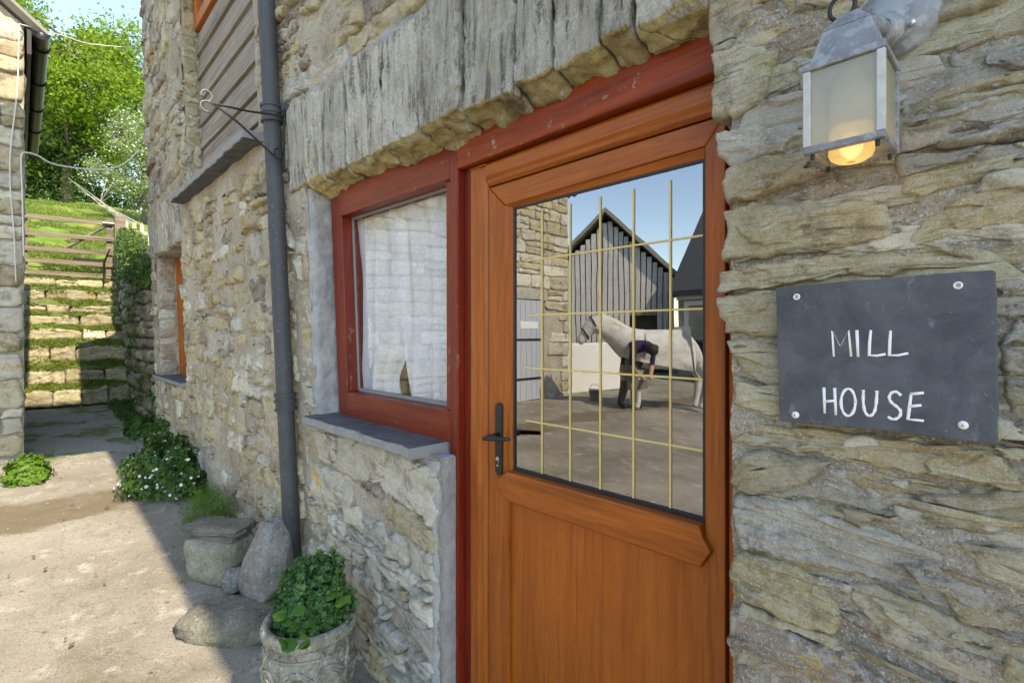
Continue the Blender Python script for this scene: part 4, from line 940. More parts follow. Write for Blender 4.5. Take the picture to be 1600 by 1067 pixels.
# ================================================================== LEAF HELPERS
def leaves(name, pts, size, mat, parent=None, up=.35, seed=0, shape='rhomb', origin=None, nrm=None, ratio=.62):
    r = np.random.default_rng(seed); n = len(pts)
    d = r.normal(0, 1, (n, 3)); d[:, 2] += up
    if nrm is not None: d = d * .55 + nrm
    d /= np.linalg.norm(d, axis=1)[:, None]
    a = np.cross(d, r.normal(0, 1, (n, 3))); a /= np.linalg.norm(a, axis=1)[:, None] + 1e-9; b = np.cross(d, a)
    s = (size * r.uniform(.6, 1.35, n))[:, None]
    if shape == 'rhomb':
        q = [pts - a * s, pts - b * s * ratio + d * s * .15, pts + a * s, pts + b * s * ratio + d * s * .15]; k = 4
    elif shape == 'round':
        k = 8; q = [pts + s * (a * math.cos(2*math.pi*j/k) + b * math.sin(2*math.pi*j/k)) + d * s * (.12 if j % 2 else .0) for j in range(k)]
    elif shape == 'lobed':
        k = 10; q = [pts + s * ((1.0 if j % 2 == 0 else .62)) * (a * math.cos(2*math.pi*j/k) + b * math.sin(2*math.pi*j/k)) + d * s * (.25 if j % 2 == 0 else 0) for j in range(k)]
    V = np.stack(q, 1).reshape(-1, 3); F = np.arange(n * k).reshape(n, k)
    return mesh_arr(name, V, F, mat, parent, False, origin=origin)
def blades(name, pts, h, w, mat, parent=None, seed=0, lean_=.35, origin=None):
    r = np.random.default_rng(seed); n = len(pts); th = r.uniform(0, 6.28, n); H = h * r.uniform(.5, 1.4, n)
    ax = np.c_[np.cos(th), np.sin(th), np.zeros(n)] * w; dv = np.c_[r.normal(0, lean_, n), r.normal(0, lean_, n), np.ones(n)] * H[:, None]
    V = np.stack([pts - ax, pts + ax, pts + dv * .6 + ax * .6, pts + dv * np.array([1.25, 1.25, .95])], 1).reshape(-1, 3)
    return mesh_arr(name, V, np.arange(n * 4).reshape(n, 4), mat, parent, False, origin=origin)

# ================================================================== THINGS AT THE FOOT OF THE WALL
def boulder(name, loc, size, mat, label, cat, seed, rot=0, sq=3.0, amp=.12, group=None, flat=False, res=40, tiltm=None, parent=None, freq=2.2, cuts=0, taper=0.0):
    th = np.linspace(0, 2*np.pi, res, endpoint=False); ph = np.linspace(-np.pi/2, np.pi/2, res // 2 + 1)
    T_, P_ = np.meshgrid(th, ph); d = np.c_[(np.cos(P_)*np.cos(T_)).ravel(), (np.cos(P_)*np.sin(T_)).ravel(), np.sin(P_).ravel()]
    rr_ = 1 / (np.sum(np.abs(d) ** sq, 1)) ** (1 / sq)
    v = d * rr_[:, None]
    f = 1 + amp * fbm(v[:, 0] * freq + seed, v[:, 1] * freq, v[:, 2] * freq, 4) + amp * .25 * fbm(v[:, 0] * 9 + seed, v[:, 1] * 9, v[:, 2] * (30 if flat else 9), 3)
    v = v * f[:, None] * np.asarray(size) / 2
    rc = np.random.default_rng(seed + 5)
    for _ in range(cuts):
        nv = rc.normal(0, 1, 3); nv[2] = nv[2] * .6 + .15; nv /= np.linalg.norm(nv); dq = v @ nv; lim = dq.max() * rc.uniform(.72, .9); ov = dq > lim
        v[ov] -= ((dq[ov] - lim) * .93)[:, None] * nv
    if taper: tz_ = (v[:, 2] - v[:, 2].min()) / np.ptp(v[:, 2]); v[:, :2] *= (1.1 - taper * tz_ ** 1.3)[:, None]
    Mx = Matrix.Rotation(rot, 3, 'Z') @ (tiltm or Matrix.Identity(3))
    v = v @ np.array(Mx).T; v[:, 2] -= v[:, 2].min(); v = v + np.asarray(loc)
    n, m_ = len(ph), res; i = np.arange(n * m_).reshape(n, m_)
    F = np.stack([i[:-1], np.roll(i[:-1], -1, 1), np.roll(i[1:], -1, 1), i[1:]], -1).reshape(-1, 4)
    return tag(mesh_arr(name, v, F, mat, parent, True, origin=loc), label, cat, group)
def gz(x, y): return float(terrain(x, y))
bx_, by_ = -3.20, -.20
boulder('stone_block', (bx_, by_, gz(bx_, by_) - .02), (.33, .28, .235), M_BLOCK, 'squarish pale green stone block carrying two flat slates', 'stone', 3, R(28), 9, .06, 'loose stones along the wall', freq=1.5, cuts=4)
boulder('flat_slate', (bx_ + .0, by_ - .01, gz(bx_, by_) + .200), (.29, .19, .045), M_FLAT, 'lower brown flat slate lying directly on the stone block', 'stone', 8, R(28), 5, .16, 'loose stones along the wall', True)
boulder('flat_slate', (bx_ - .0, by_ - .02, gz(bx_, by_) + .242), (.36, .19, .045), M_FLAT, 'uppermost long grey slate laid across the top of the stone block', 'stone', 15, R(36), 5, .16, 'loose stones along the wall', True)
boulder('standing_stone', (-2.72, -.12, gz(-2.7, -.1) - .03), (.32, .19, .44), M_STAND, 'pale pointed standing stone leaning at the foot of the drainpipe', 'stone', 21, R(10), 3.2, .10, 'loose stones along the wall', cuts=9, taper=.4, tiltm=Matrix.Rotation(R(-8), 3, 'X'))
boulder('small_stone', (-2.97, -.21, gz(-2.9, -.2) - .01), (.14, .12, .12), M_STAND, 'small rounded stone between the block and the pointed stone', 'stone', 33, .3, 2.6, .2, 'loose stones along the wall', cuts=8)
boulder('round_slab', (-2.64, -.30, gz(-2.6, -.3) - .05), (.50, .30, .15), M_SLABM, 'low rounded millstone slab set in the yard edge', 'stone', 41, R(40), 2.8, .12, 'loose stones along the wall')

def clump(name, c, rad, n, mat, size, label, cat, seed, shape='rhomb', group=None, extra=None, blade=False):
    r = np.random.default_rng(seed)
    root = empty(name, c, label, cat, group)
    d = r.normal(0, 1, (n, 3)); d /= np.linalg.norm(d, axis=1)[:, None]; d[:, 2] = np.abs(d[:, 2])
    u = r.uniform(.55, 1.0, n) ** .6
    lump = 1 + .5 * fbm(d[:, 0] * 2.2 + seed, d[:, 1] * 2.2, d[:, 2] * 2.2, 3)
    p = np.asarray(c) + d * (u * lump)[:, None] * np.asarray(rad)
    BASE[root.name] = Vector(c)
    stm = MB()
    for k in range(14):
        q = p[r.integers(n)]; stm.tube([tuple(np.asarray(c) + r.normal(0, .01, 3) * [1, 1, 0] - [0, 0, .01]), tuple((np.asarray(c) + q) / 2 + r.normal(0, .01, 3)), tuple(q)], [.003, .0025, .0012], 5)
    stm.build('stem', M_WEED, root)
    if blade:
        blades('foliage', p, size, size * .12, mat, root, seed)
    else: leaves('foliage', p, size, mat, root, .3, seed, shape, nrm=d * .7)
    return root, p, d
wl = lambda x, z: float(lean(x, z))
# daisy bush by the passage corner
root, p, d = clump('daisy_bush', (-5.0, -.17, gz(-5, -.2)), (.52, .30, .37), 5200, M_DAISY, .020, 'bushy white-flowered daisy clump against the wall near the passage', 'plant', 5)
sel = np.random.default_rng(3).choice(len(p), 330, replace=False); keep = [k for k in sel if d[k, 2] > .05]
fl_ = leaves('flowers', p[keep] + d[keep] * .03, .0105, M_PETAL, root, .6, 9, 'round', nrm=d[keep] * 1.2); fl_['kind'] = 'stuff'
clump('moss_cushion', (-3.92, -.10, gz(-3.9, -.1) - .02), (.27, .15, .30), 12000, M_MOSS, .010, 'bright green rounded moss cushion behind the stone block', 'plant', 6, group='moss cushions', blade=True)
clump('moss_cushion', (-2.98, -.05, gz(-3, 0) + .0), (.13, .09, .20), 2500, M_MOSS, .010, 'small green moss tuft between block and pointed stone', 'plant', 7, group='moss cushions', blade=True)
clump('weed_tuft', (-5.75, -.98, gz(-5.8, -1)), (.19, .15, .19), 1500, M_WEED, .020, 'bright green weed tuft at the outbuilding corner', 'plant', 8)
clump('corner_weed', (-6.05, -.02, gz(-6, 0)), (.28, .12, .34), 1000, M_DAISY, .028, 'dark green weed growing up the house wall behind the daisies', 'plant', 9)
clump('shaded_weed', (-6.95, -.06, gz(-6.9, 0)), (.3, .14, .2), 700, M_DAISY, .03, 'shaded leafy growth at the house corner below the steps', 'plant', 10)

# urn planter
pc = (-1.905, -.245, gz(-1.9, -.3)); PS = .85
pt = empty('stone_planter', pc, 'round weathered cast stone planter with scroll relief', 'planter')
BASE[pt.name] = Vector(pc)
prof_ = [(.105, 0), (.125, .012), (.128, .03), (.118, .045), (.150, .085), (.180, .15), (.192, .21), (.188, .27), (.176, .305), (.180, .312), (.180, .318)]
prof_ = [(a_ * PS, b_) for a_, b_ in prof_]
MB().lathe(prof_, pc, 56).build('bowl', M_POT, pt, smooth=True)
rm_ = [(.178, .316), (.190, .320), (.198, .332), (.200, .350), (.194, .364), (.180, .370), (.166, .366), (.160, .350), (.158, .33)]
rm_ = [(a_ * PS, b_) for a_, b_ in rm_]
rim_o = MB().lathe(rm_, pc, 56, cap=False); rim_o.build('rim', M_POT, pt, smooth=True)
rel = MB()
def on_bowl(a, h, o=.0):
    r_ = np.interp(h, [q[1] for q in prof_], [q[0] for q in prof_]) + o; return (pc[0] + r_ * math.cos(a), pc[1] + r_ * math.sin(a), pc[2] + h)
for hz in (.105, .285): rel.tube([on_bowl(a, hz, .001) for a in np.linspace(0, 2 * math.pi, 60)], .006, 6, False)
for k in range(9):
    a0 = 2 * math.pi * k / 9
    s = 1 if k % 2 else -1
    pts = []
    for t in np.linspace(0, 3.6 * math.pi, 46):
        rr_ = .008 + .0042 * t; pts.append((rr_ * math.cos(t) , rr_ * math.sin(t)))
    pts += [(.052 + .022 * q, -.03 * q * 1.6 + .002) for q in (.4, .8, 1.2, 1.7, 2.2)]
    rel.tube([on_bowl(a0 + x / .165, .20 + s * z, .002) for x, z in pts], [.0032 + .0035 * min(1, i_ / 25) for i_ in range(len(pts))], 6)
    for q in range(3): rel.tube([on_bowl(a0 + .30 + .05 * q, .20 + s * (.03 - .02 * q), .002), on_bowl(a0 + .34 + .07 * q, .20 + s * (.055 - .045 * q), .003)], [.008, .003], 6)
rel.build('scroll_relief', M_POT, pt, smooth=True)
MB().lathe([(.135, .33), (.08, .34), (.005, .345)], pc, 32, cap=False).build('compost', plain('dark_compost', (.03, .022, .015), .95), pt)
# plants in the planter
r = np.random.default_rng(12); n = 5200
pr = empty('planter_shrub', (pc[0], pc[1], pc[2] + .34), 'dense green crinkled-leaf plant filling the stone planter', 'plant'); BASE[pr.name] = Vector(pr.location)
d = r.normal(0, 1, (n, 3)); d /= np.linalg.norm(d, axis=1)[:, None]; d[:, 2] = np.abs(d[:, 2])
lump = 1 + .25 * fbm(d[:, 0] * 2.5, d[:, 1] * 2.5, d[:, 2] * 2.5 + 4, 3)
q = np.array(pr.location) + np.array([-.01, .02, -.01]) + d * (r.uniform(.45, 1, n) ** .5 * lump)[:, None] * np.array([.145, .145, .255])
leaves('foliage', q, .0105, M_GERAN, pr, .3, 3, 'lobed', nrm=d * .8)
st = MB()
for k in range(22):
    e = q[r.integers(n)]; st.tube([(pc[0] + r.normal(0, .03), pc[1] + r.normal(0, .03), pc[2] + .34), tuple((np.array(pr.location) + e) / 2), tuple(e)], [.004, .003, .0015], 5)
st.tube([(pc[0] + .12, pc[1] + .04, pc[2] + .37), (pc[0] + .10, pc[1] + .06, pc[2] + .48), (pc[0] + .075, pc[1] + .07, pc[2] + .55)], .0022, 5); st.build('stem', M_WEED, pr)
pn = empty('pennywort', (pc[0] + .11, pc[1] + .0, pc[2] + .36), 'round-leaved pennywort trailing over the right rim of the planter', 'plant'); BASE[pn.name] = Vector(pn.location)
pts = np.array([(pc[0] + .070 + r.uniform(-.06, .095), pc[1] + r.uniform(-.15, .10), 0) for _ in range(34)])
pts[:, 2] = pc[2] + .385 + r.uniform(-.01, .085, 34) - np.clip(pts[:, 0] - pc[0] - .10, 0, 1) * .3
for k in range(0, 34):
    leaves('leaf', pts[k:k+1], .019 if k % 3 else .024, M_PENNY, pn, 2.5, 60 + k, 'round', nrm=np.array([[.3 + r.normal(0, .35), -.5 + r.normal(0, .35), .8]]))
sb = MB()
for k in range(34): sb.tube([(pc[0] + .10, pc[1], pc[2] + .345), tuple(pts[k] - [0, 0, .002])], .0012, 4)
sb.build('stem', M_PENNY, pn)

rp = np.random.default_rng(31); m = 2600
gx_ = rp.uniform(-6.8, -1.2, m); gy_ = np.where(rp.uniform(0, 1, m) < .5, -.02 - np.abs(rp.normal(0, .12, m)), rp.uniform(-2.6, .0, m)); gs_ = .003 + .008 * rp.uniform(0, 1, m) ** 3
oc = np.array([(1,0,0),(0,1,0),(-1,0,0),(0,-1,0),(0,0,.8),(0,0,-.8)]); of = np.array([(0,1,4),(1,2,4),(2,3,4),(3,0,4),(1,0,5),(2,1,5),(3,2,5),(0,3,5)])
ct_ = np.c_[gx_, gy_, terrain(gx_, gy_) + .012 * fbm(gx_ * 1.3, gy_ * 1.3, 0, 4) + gs_ * .3]
V = (ct_[:, None] + oc[None] * gs_[:, None, None] * rp.uniform(.6, 1.4, (m, 6, 1))).reshape(-1, 3); F = (np.arange(m)[:, None, None] * 6 + of[None]).reshape(-1, 3)
tag(mesh_arr('grit', V, F, M_STAND, smooth=False), 'loose grit and small chips scattered on the yard', kind='stuff')

m = 150; lx = rp.uniform(-6.4, -1.6, m); ly = np.where(rp.uniform(0, 1, m) < .65, -.03 - np.abs(rp.normal(0, .14, m)), rp.uniform(-1.6, 0, m))
lit = leaves('leaf_litter', np.c_[lx, ly, terrain(lx, ly) + .018], .016, leaf_mat('dry_leaves', [(.10, .06, .025), (.20, .13, .05), (.28, .20, .09)], .1), None, 5, 44); tag(lit, 'dry leaf litter blown along the wall foot', kind='stuff')
m = 500; lx = rp.uniform(-6.5, -2.0, m); ok_ = fbm(lx * 2.2, 3.3, 1, 3) > .05; lx = lx[ok_]; ly = -.015 - np.abs(rp.normal(0, .03, len(lx)))
tag(blades('wall_foot_grass', np.c_[lx, ly, terrain(lx, ly) + .005], .055, .004, M_GRASS, None, 45, .5), 'sparse grass in the joint between yard and house wall', kind='stuff')

# ================================================================== PASSAGE: STEPS, GATE, RETAINING WALL
steps = empty('steps', (-11, -.4, .45), kind='structure'); BASE[steps.name] = Vector((-11, -.4, .45))
SX = [-9.35, -9.80, -10.28, -10.75, -11.20, -11.65, -12.15, -12.7]; SZ0 = [.46, .72, 1.02, 1.34, 1.58, 1.79, 2.05, 2.32]; SZ1 = [.66, .92, 1.24, 1.50, 1.74, 1.92, 2.20, 2.45]
rs_ = random.Random(4)
def to_step(X0):
    def f(V):
        W_ = V.copy(); W_[:, 1] = V[:, 0]; W_[:, 0] = X0 - V[:, 1] ; return W_
    return f
tr_ = MB()
for k in range(8):
    x0 = SX[k]; x1 = SX[k + 1] if k < 7 else -13.1; zt = SZ1[k]; zn = SZ0[k + 1] if k < 7 else 2.5
    # tread of turf, rising to the next riser
    nx, ny = 8, 22
    V = [(x0 - .02 + (x1 - x0 - .05) * a / nx, -1.02 + (1.32 + .05 * k) * b / ny, zt - .02 + (zn - zt + .03) * a / nx + .018 * float(fbm(a * .7 + k, b * .5, k, 3))) for a in range(nx + 1) for b in range(ny + 1)]
    tr_.add(V, [(a * (ny + 1) + b, (a + 1) * (ny + 1) + b, (a + 1) * (ny + 1) + b + 1, a * (ny + 1) + b + 1) for a in range(nx) for b in range(ny)])
    ya = -1.0
    YE = .28 + .05 * k
    while ya < YE - .04:
        l = rs_.choice([.3, .45, .7]); yb = min(ya + l, YE)
        if YE - yb < .15: yb = YE
        poly = [(ya + .003, SZ0[k] - .03), (yb - .003, SZ0[k] - .03), (yb - .008, zt + rs_.uniform(-.04, .015)), ((ya + yb) / 2, zt + rs_.uniform(-.03, .02)), (ya + .008, zt + rs_.uniform(-.045, .012))]
        # face looks towards +X
        def xf(V, X0=x0): W_ = V.copy(); W_[:, 0] = X0 - V[:, 1] * 1.0; W_[:, 1] = V[:, 0]; return W_
        stone(steps, poly, yf=rs_.uniform(-.035, .02), mat=(M_STEP if rs_.random() < .75 else MS[0]) if not (k == 3 and -.55 < ya < -.1) else MS[4], ang=rs_.gauss(0, .05), depth=.25, seg=40, rings=7, amp=.010, edge=.025, back=4, roughback=.02, bendit=False, xform=xf, seed=500 + int(k * 20 + ya * 10), name='step_stone')
        ya = yb
tread = tr_.build('tread', M_SOIL, steps, smooth=True); tread['kind'] = 'structure'
# turf on treads, bank
pts = []
rg_ = np.random.default_rng(8)
for k in range(8):
    x0 = SX[k]; x1 = SX[k + 1] if k < 7 else -13.1; zt = SZ1[k]; zn = SZ0[k + 1] if k < 7 else 2.5
    m = 3600; a = rg_.uniform(-.12, 1, m); yv = rg_.uniform(-1.0, .25, m)
    ok = fbm(yv * 2.3 + k * 3, a * 1.3, k, 3) > .03 - (.18 if k in (1, 2, 6) else 0)
    pts.append(np.c_[x0 - .03 + (x1 - x0 - .02) * a, yv, zt - .015 + (zn - zt + .02) * a][ok])
tag(blades('step_turf', np.concatenate(pts), .042, .006, M_GRASS, None, 3, .8), kind='stuff', label='short turf on the step treads')
m = 42000; gx = -13.1 - 13 * rg_.uniform(0, 1, m) ** 1.4; gy = rg_.uniform(-1, 1, m) * (-.14 * (gx + 13) * .5 + 1.0) + .1 - .03 * (gx + 13); kb = fbm(gx * .9, gy * .9, 3, 3) > -.12; gx, gy = gx[kb], gy[kb]; gzv = terrain(gx, gy) + .16 * fbm(gx * .6, gy * .6, 5, 4) * (gx < -13.2)
tag(blades('bank_grass', np.c_[gx, gy, gzv], .075, .009, M_BANK, None, 4, .6), kind='stuff', label='rough grass on the sunny bank')
m = 900; gx = rg_.uniform(-9.3, -7.0, m); gy = rg_.uniform(-.14, .15, m)
tag(blades('passage_grass', np.c_[gx, gy, terrain(gx, gy)], .07, .006, M_DAISY, None, 5, .5), kind='stuff', label='thin grass along the passage edges')

# field gate
gt = empty('field_gate', (-13.05, -.3, 2.5), 'weathered five-bar wooden gate at the top of the steps', 'gate'); BASE[gt.name] = Vector((-13.05, -.3, 2.5))
gx = -13.05
def PXp(px, py, X):
    a = (px - 800) / FPX; dx, dy = -S_ + a * C_, C_ + a * S_; t = (X - CAMX) / dx; return CAMY + t * dy, CAMZ + t * (HY - py) / FPX
for (l_, r_) in [(337, 350), (363, 375), (387, 396), (405, 415), (424, 433)]:
    a = PXp(34, l_, gx); b = PXp(179, r_, gx)
    MB().add([(gx + .02, a[0], a[1] - .04), (gx + .02, b[0], b[1] - .04), (gx + .02, b[0], b[1] + .04), (gx + .02, a[0], a[1] + .04), (gx - .02, a[0], a[1] - .04), (gx - .02, b[0], b[1] - .04), (gx - .02, b[0], b[1] + .04), (gx - .02, a[0], a[1] + .04)],
             [(0,1,2,3),(7,6,5,4),(0,4,5,1),(2,6,7,3),(1,5,6,2),(0,3,7,4)]).build('rail', M_GATE, gt)
a = PXp(102, 388, gx); b = PXp(172, 350, gx)
MB().tube([(gx - .035, *a), (gx - .035, *b)], .028, 4).build('brace', M_GATE, gt)
b = PXp(171, 352, gx); MB().box(gx - .06, gx - .021, b[0] - .05, b[0] + .05, 2.5, 3.75).build('stile', M_GATE, gt)
b = PXp(40, 340, gx); MB().box(gx - .06, gx - .021, b[0] - .06, b[0] + .03, 2.5, 3.72).build('stile', M_GATE, gt)
MB().tube([(gx + .03, PXp(160, 350, gx)[0], PXp(160, 349, gx)[1]), (gx + .03, PXp(196, 352, gx)[0], PXp(196, 352, gx)[1])], .02, 6).build('hinge', M_STEEL, gt)
b = PXp(187, 350, gx); tag(MB().box(gx - .08, gx + .08, b[0] - .09, b[0] + .09, 2.3, 3.85).build('gate_post', M_GATE, bevel=.02, origin=(gx, b[0], 2.4)), 'stout weathered hanging post at the right end of the gate', 'post')
# paling fence
pf = empty('paling_fence', (-13.6, .9, 3.0), 'short bleached paling fence to the right of the gate', 'fence'); BASE[pf.name] = Vector((-13.6, .9, 3.0))
for k, y in enumerate(np.linspace(.62, 2.0, 11)):
    MB().extr([(y - .035, 3.0), (y + .035, 3.0), (y + .035, 3.78), (y, 3.84), (y - .035, 3.78)], 'x', -13.62, -13.60).build('paling', M_FENCE, pf)
MB().box(-13.66, -13.621, .5, 2.1, 3.25, 3.33).build('rail', M_FENCE, pf); MB().box(-13.66, -13.621, .5, 2.1, 3.58, 3.66).build('rail', M_FENCE, pf)
# trough behind the gate
a = PXp(118, 422, -14.2); b = PXp(160, 405, -14.2)
tw = MB(); tw.extr([(a[0], a[1] - .1), (b[0], a[1] - .1), (b[0] + .03, b[1]), (b[0] - .02, b[1]), (b[0] - .05, a[1]), (a[0] + .05, a[1]), (a[0] + .02, b[1]), (a[0] - .03, b[1])], 'x', -14.5, -14.2); tw.box(-14.21, -14.198, a[0], b[0], a[1] - .1, b[1] - .01)
tag(tw.build('water_trough', M_PLASTIC, origin=(-14.3, a[0], a[1])), 'black plastic water trough on the grass behind the gate', 'trough')
# retaining wall with ivy beside the steps
rw = empty('retaining_wall', (-10, .3, .5), 'mossy rubble retaining wall along the right of the steps', 'wall'); BASE[rw.name] = Vector((-10, .3, .5))
xs_ = np.linspace(-13.2, -6.6, 60); ry = lambda x: np.clip((-9.0 - x) * .07, 0, .3)
wz = lambda x: np.interp(x, [-13.2, -10, -7.6, -6.6], [3.35, 2.55, 1.9, 1.75])
V = []; 
for x in xs_:
    for j in range(12):
        z = .2 + (wz(x) - .2) * j / 11; V.append((x, .20 + ry(x) + .06 * float(fbm(x * 2, z * 2, 1, 3)) + .04 * j / 11, z))
    V.append((x, .6 + ry(x), wz(x) + .03))
i = np.arange(60 * 13).reshape(60, 13); F = np.stack([i[:-1, :-1], i[1:, :-1], i[1:, 1:], i[:-1, 1:]], -1).reshape(-1, 4)
core_rw = mesh_arr('wall', np.array(V), F, M_MOSSWALL, rw)
for q in courses(-13.1, -6.7, .3, 3.2, (.14, .26), (.25, .6), 61, gap=.012, wob=.03):
    c = q.mean(0)
    if c[1] < wz(c[0]) - .08 and c[1] > prof(c[0]) - .1: stone(core_rw, q, yf=.125 + float(ry(c[0])), mat=MS[random.choice([3, 3, 0, 3])], seg=18, rings=3, amp=.015, bulge=.03, bendit=False, seed=int(c[0] * 77 + c[1] * 13))
iv = empty('ivy', (-12, .2, 2.2), 'green ivy tumbling over the retaining wall beside the steps', 'ivy'); BASE[iv.name] = Vector((-12, .2, 2.2))
n = 7000; x = -13.3 + 5.4 * rg_.uniform(0, 1, n) ** 1.7; t = rg_.uniform(0, 1, n); z = wz(x) + .28 - t ** 1.3 * (1.7 * np.exp(-(x + 13) * .35))
y = .19 + ry(x) - .11 * rg_.uniform(0, 1, n) * (1 + .8 * fbm(x * 2, z * 2, 7, 3)) + .25 * (z > wz(x)) * rg_.uniform(0, 1, n)
kp = fbm(x * 1.6, z * 1.6, 4, 3) > -.12
leaves('foliage', np.c_[x, y, z][kp], .034, M_IVY, iv, .2, 5, nrm=np.tile([[.3, -.8, .4]], (int(kp.sum()), 1)))
x = rg_.uniform(-13, -7.2, 6000); t = rg_.uniform(0, 1, 6000); z = prof(x) + (wz(x) + .15 - prof(x)) * t ** .7; kp = fbm(x * 1.1 + 5, z * 1.1, 6, 3) > -.02
leaves('foliage', np.c_[x, .15 + ry(x) - .05 * rg_.uniform(0, 1, 6000), z][kp], .032, M_IVY, iv, .2, 15, nrm=np.tile([[.3, -.9, .3]], (int(kp.sum()), 1)))
MB().tube([(-13, .2, 2.0), (-12.6, .15, 2.8), (-12, .18, 3.0)], [.03, .02, .01], 6).build('stem', M_BARK, iv)
sh = empty('wall_shrub', (-13.3, .55, 3.1), 'pale leafy shrub over the wall top below the paling fence', 'shrub'); BASE[sh.name] = Vector((-13.3, .55, 3.1))
n = 1800; d = rg_.normal(0, 1, (n, 3)); d /= np.linalg.norm(d, axis=1)[:, None]
leaves('foliage', np.array([-13.1, .72, 3.2]) + d * rg_.uniform(.5, 1, (n, 1)) * [.40, .22, .35], .04, M_HAW, sh, .2, 6); MB().tube([(-13.2, .5, 2.9), (-13.1, .45, 3.3)], .02, 5).build('stem', M_BARK, sh)

# ================================================================== OUTBUILDING ON THE LEFT
OX, OY0, OY1, OE = -6.42, -6.4, -1.0, 4.22
ob = empty('stone_outbuilding', (-8.4, -3.7, .25), 'sunlit stone outbuilding with black gutter across the passage', 'outbuilding'); BASE[ob.name] = Vector((-8.4, -3.7, .25))
APY, APZ = -3.7, 6.5
m_ = MB()
m_.extr([(OY0, -.2), (OY1, -.2), (OY1, OE), (APY, APZ), (OY0, OE)], 'x', -10.6, OX - .02)
obw = m_.build('wall', M_MORTAR, ob)
def to_gable(V): W_ = V.copy(); W_[:, 0] = OX - V[:, 1]; W_[:, 1] = V[:, 0]; return W_
DOOR_H = [(-5.65, -4.75, 0, 2.08)]
for q in courses(OY0, OY1 + .005, .15, 6.4, (.15, .27), (.35, .75), 71, gap=.008, wob=.012, holes=DOOR_H):
    c = q.mean(0); top = OE + (APZ - OE) * (1 - abs(c[0] - APY) / 2.7)
    if q[:, 1].max() > top: continue
    stone(obw, q, yf=-.012, mat=MS[random.choice([4, 0, 2, 4])], seg=32, rings=6, amp=.005, bulge=.004, bendit=False, xform=to_gable, seed=int(abs(c[0] * 91) + c[1] * 37))
# side wall courses (passage side), seen at a grazing angle
for q in courses(-10.5, OX, .3, 4.1, (.16, .28), (.4, .8), 72, gap=.01)[::2]:
    def xs2(V): W_ = V.copy(); W_[:, 1] = OY1 - V[:, 1]; return W_
    stone(obw, q, yf=-.004, mat=MS[random.choice([0, 1])], seg=16, rings=3, amp=.006, bendit=False, xform=xs2, seed=int(abs(q[0][0]) * 55))
# roof with corrugations
mb = MB()
nn = 60
for side in (0, 1):
    y0, y1 = (APY, OY1 + .16) if side == 0 else (APY, OY0 - .16)
    slope = (APZ - OE) / 2.7; V = []
    for a in range(nn + 1):
        xq = OX + .10 - (4.4) * a / nn
        for yy in (y0, y1):
            zb = APZ + .08 - slope * abs(yy - APY) + .022 * math.cos(a * math.pi)
            V += [(xq, yy, zb), (xq, yy, zb - .035)]
    mb.add(V, [f for a in range(nn) for f in ((a*4, a*4+4, a*4+6, a*4+2), (a*4+1, a*4+3, a*4+7, a*4+5), (a*4+2, a*4+6, a*4+7, a*4+3))] + [(0, 2, 3, 1), (nn*4, nn*4+1, nn*4+3, nn*4+2)])
mb.build('roof', M_ROOFG, ob)
MB().box(-10.6, OX + .03, OY1 + .02, OY1 + .05, OE - .26, OE - .04).build('fascia', M_BLACK, ob)
gu = MB(); 
V = []
xq = np.linspace(-10.7, OX + .12, 20)
for x in xq:
    for t in np.linspace(0, math.pi, 9): V.append((x, OY1 + .115 + .062 * math.cos(t + math.pi), OE - .07 - .062 * math.sin(t)))
gu.add(V, [(i_ * 9 + j, (i_ + 1) * 9 + j, (i_ + 1) * 9 + j + 1, i_ * 9 + j + 1) for i_ in range(19) for j in range(8)] + [tuple(range(19 * 9, 19 * 9 + 9)), tuple(range(8, -1, -1))])
gutter = gu.build('gutter', M_GUTTER, ob, smooth=True)
for x in (-6.6, -7.5, -8.4, -9.3):
    gb = MB().tube([(x, OY1 + .115 + .070 * math.cos(t + math.pi), OE - .07 - .070 * math.sin(t)) for t in np.linspace(0, math.pi, 9)], .008, 6); gb.box(x - .02, x + .02, OY1 + .051, OY1 + .06, OE - .15, OE - .04); gb.build('gutter_clip', M_GUTTER, gutter)
od = empty('plank_door', (OX, -5.2, .25)); od.parent = ob; od.matrix_parent_inverse = Matrix.Translation(-Vector(ob.location)); BASE[od.name] = Vector((OX, -5.2, .25))
for k, y in enumerate(np.linspace(-5.62, -4.92, 6)): MB().box(OX - .02, OX + .012, y + .003, y + .137, .24, 2.02).build('plank', M_BLUEDOOR, od, bevel=.004)
for z in (.62, 1.32): MB().box(OX + .0125, OX + .02, -5.6, -4.95, z - .02, z + .02).build('strap_hinge', M_IRON, od)
MB().box(OX + .0125, OX + .0175, -5.5, -5.05, 1.52, 1.64).build('door_sign', M_WHITE, od)
MB().box(OX - .02, OX + .03, -5.75, -4.68, 2.04, 2.24).build('door_lintel', M_LINT, ob)
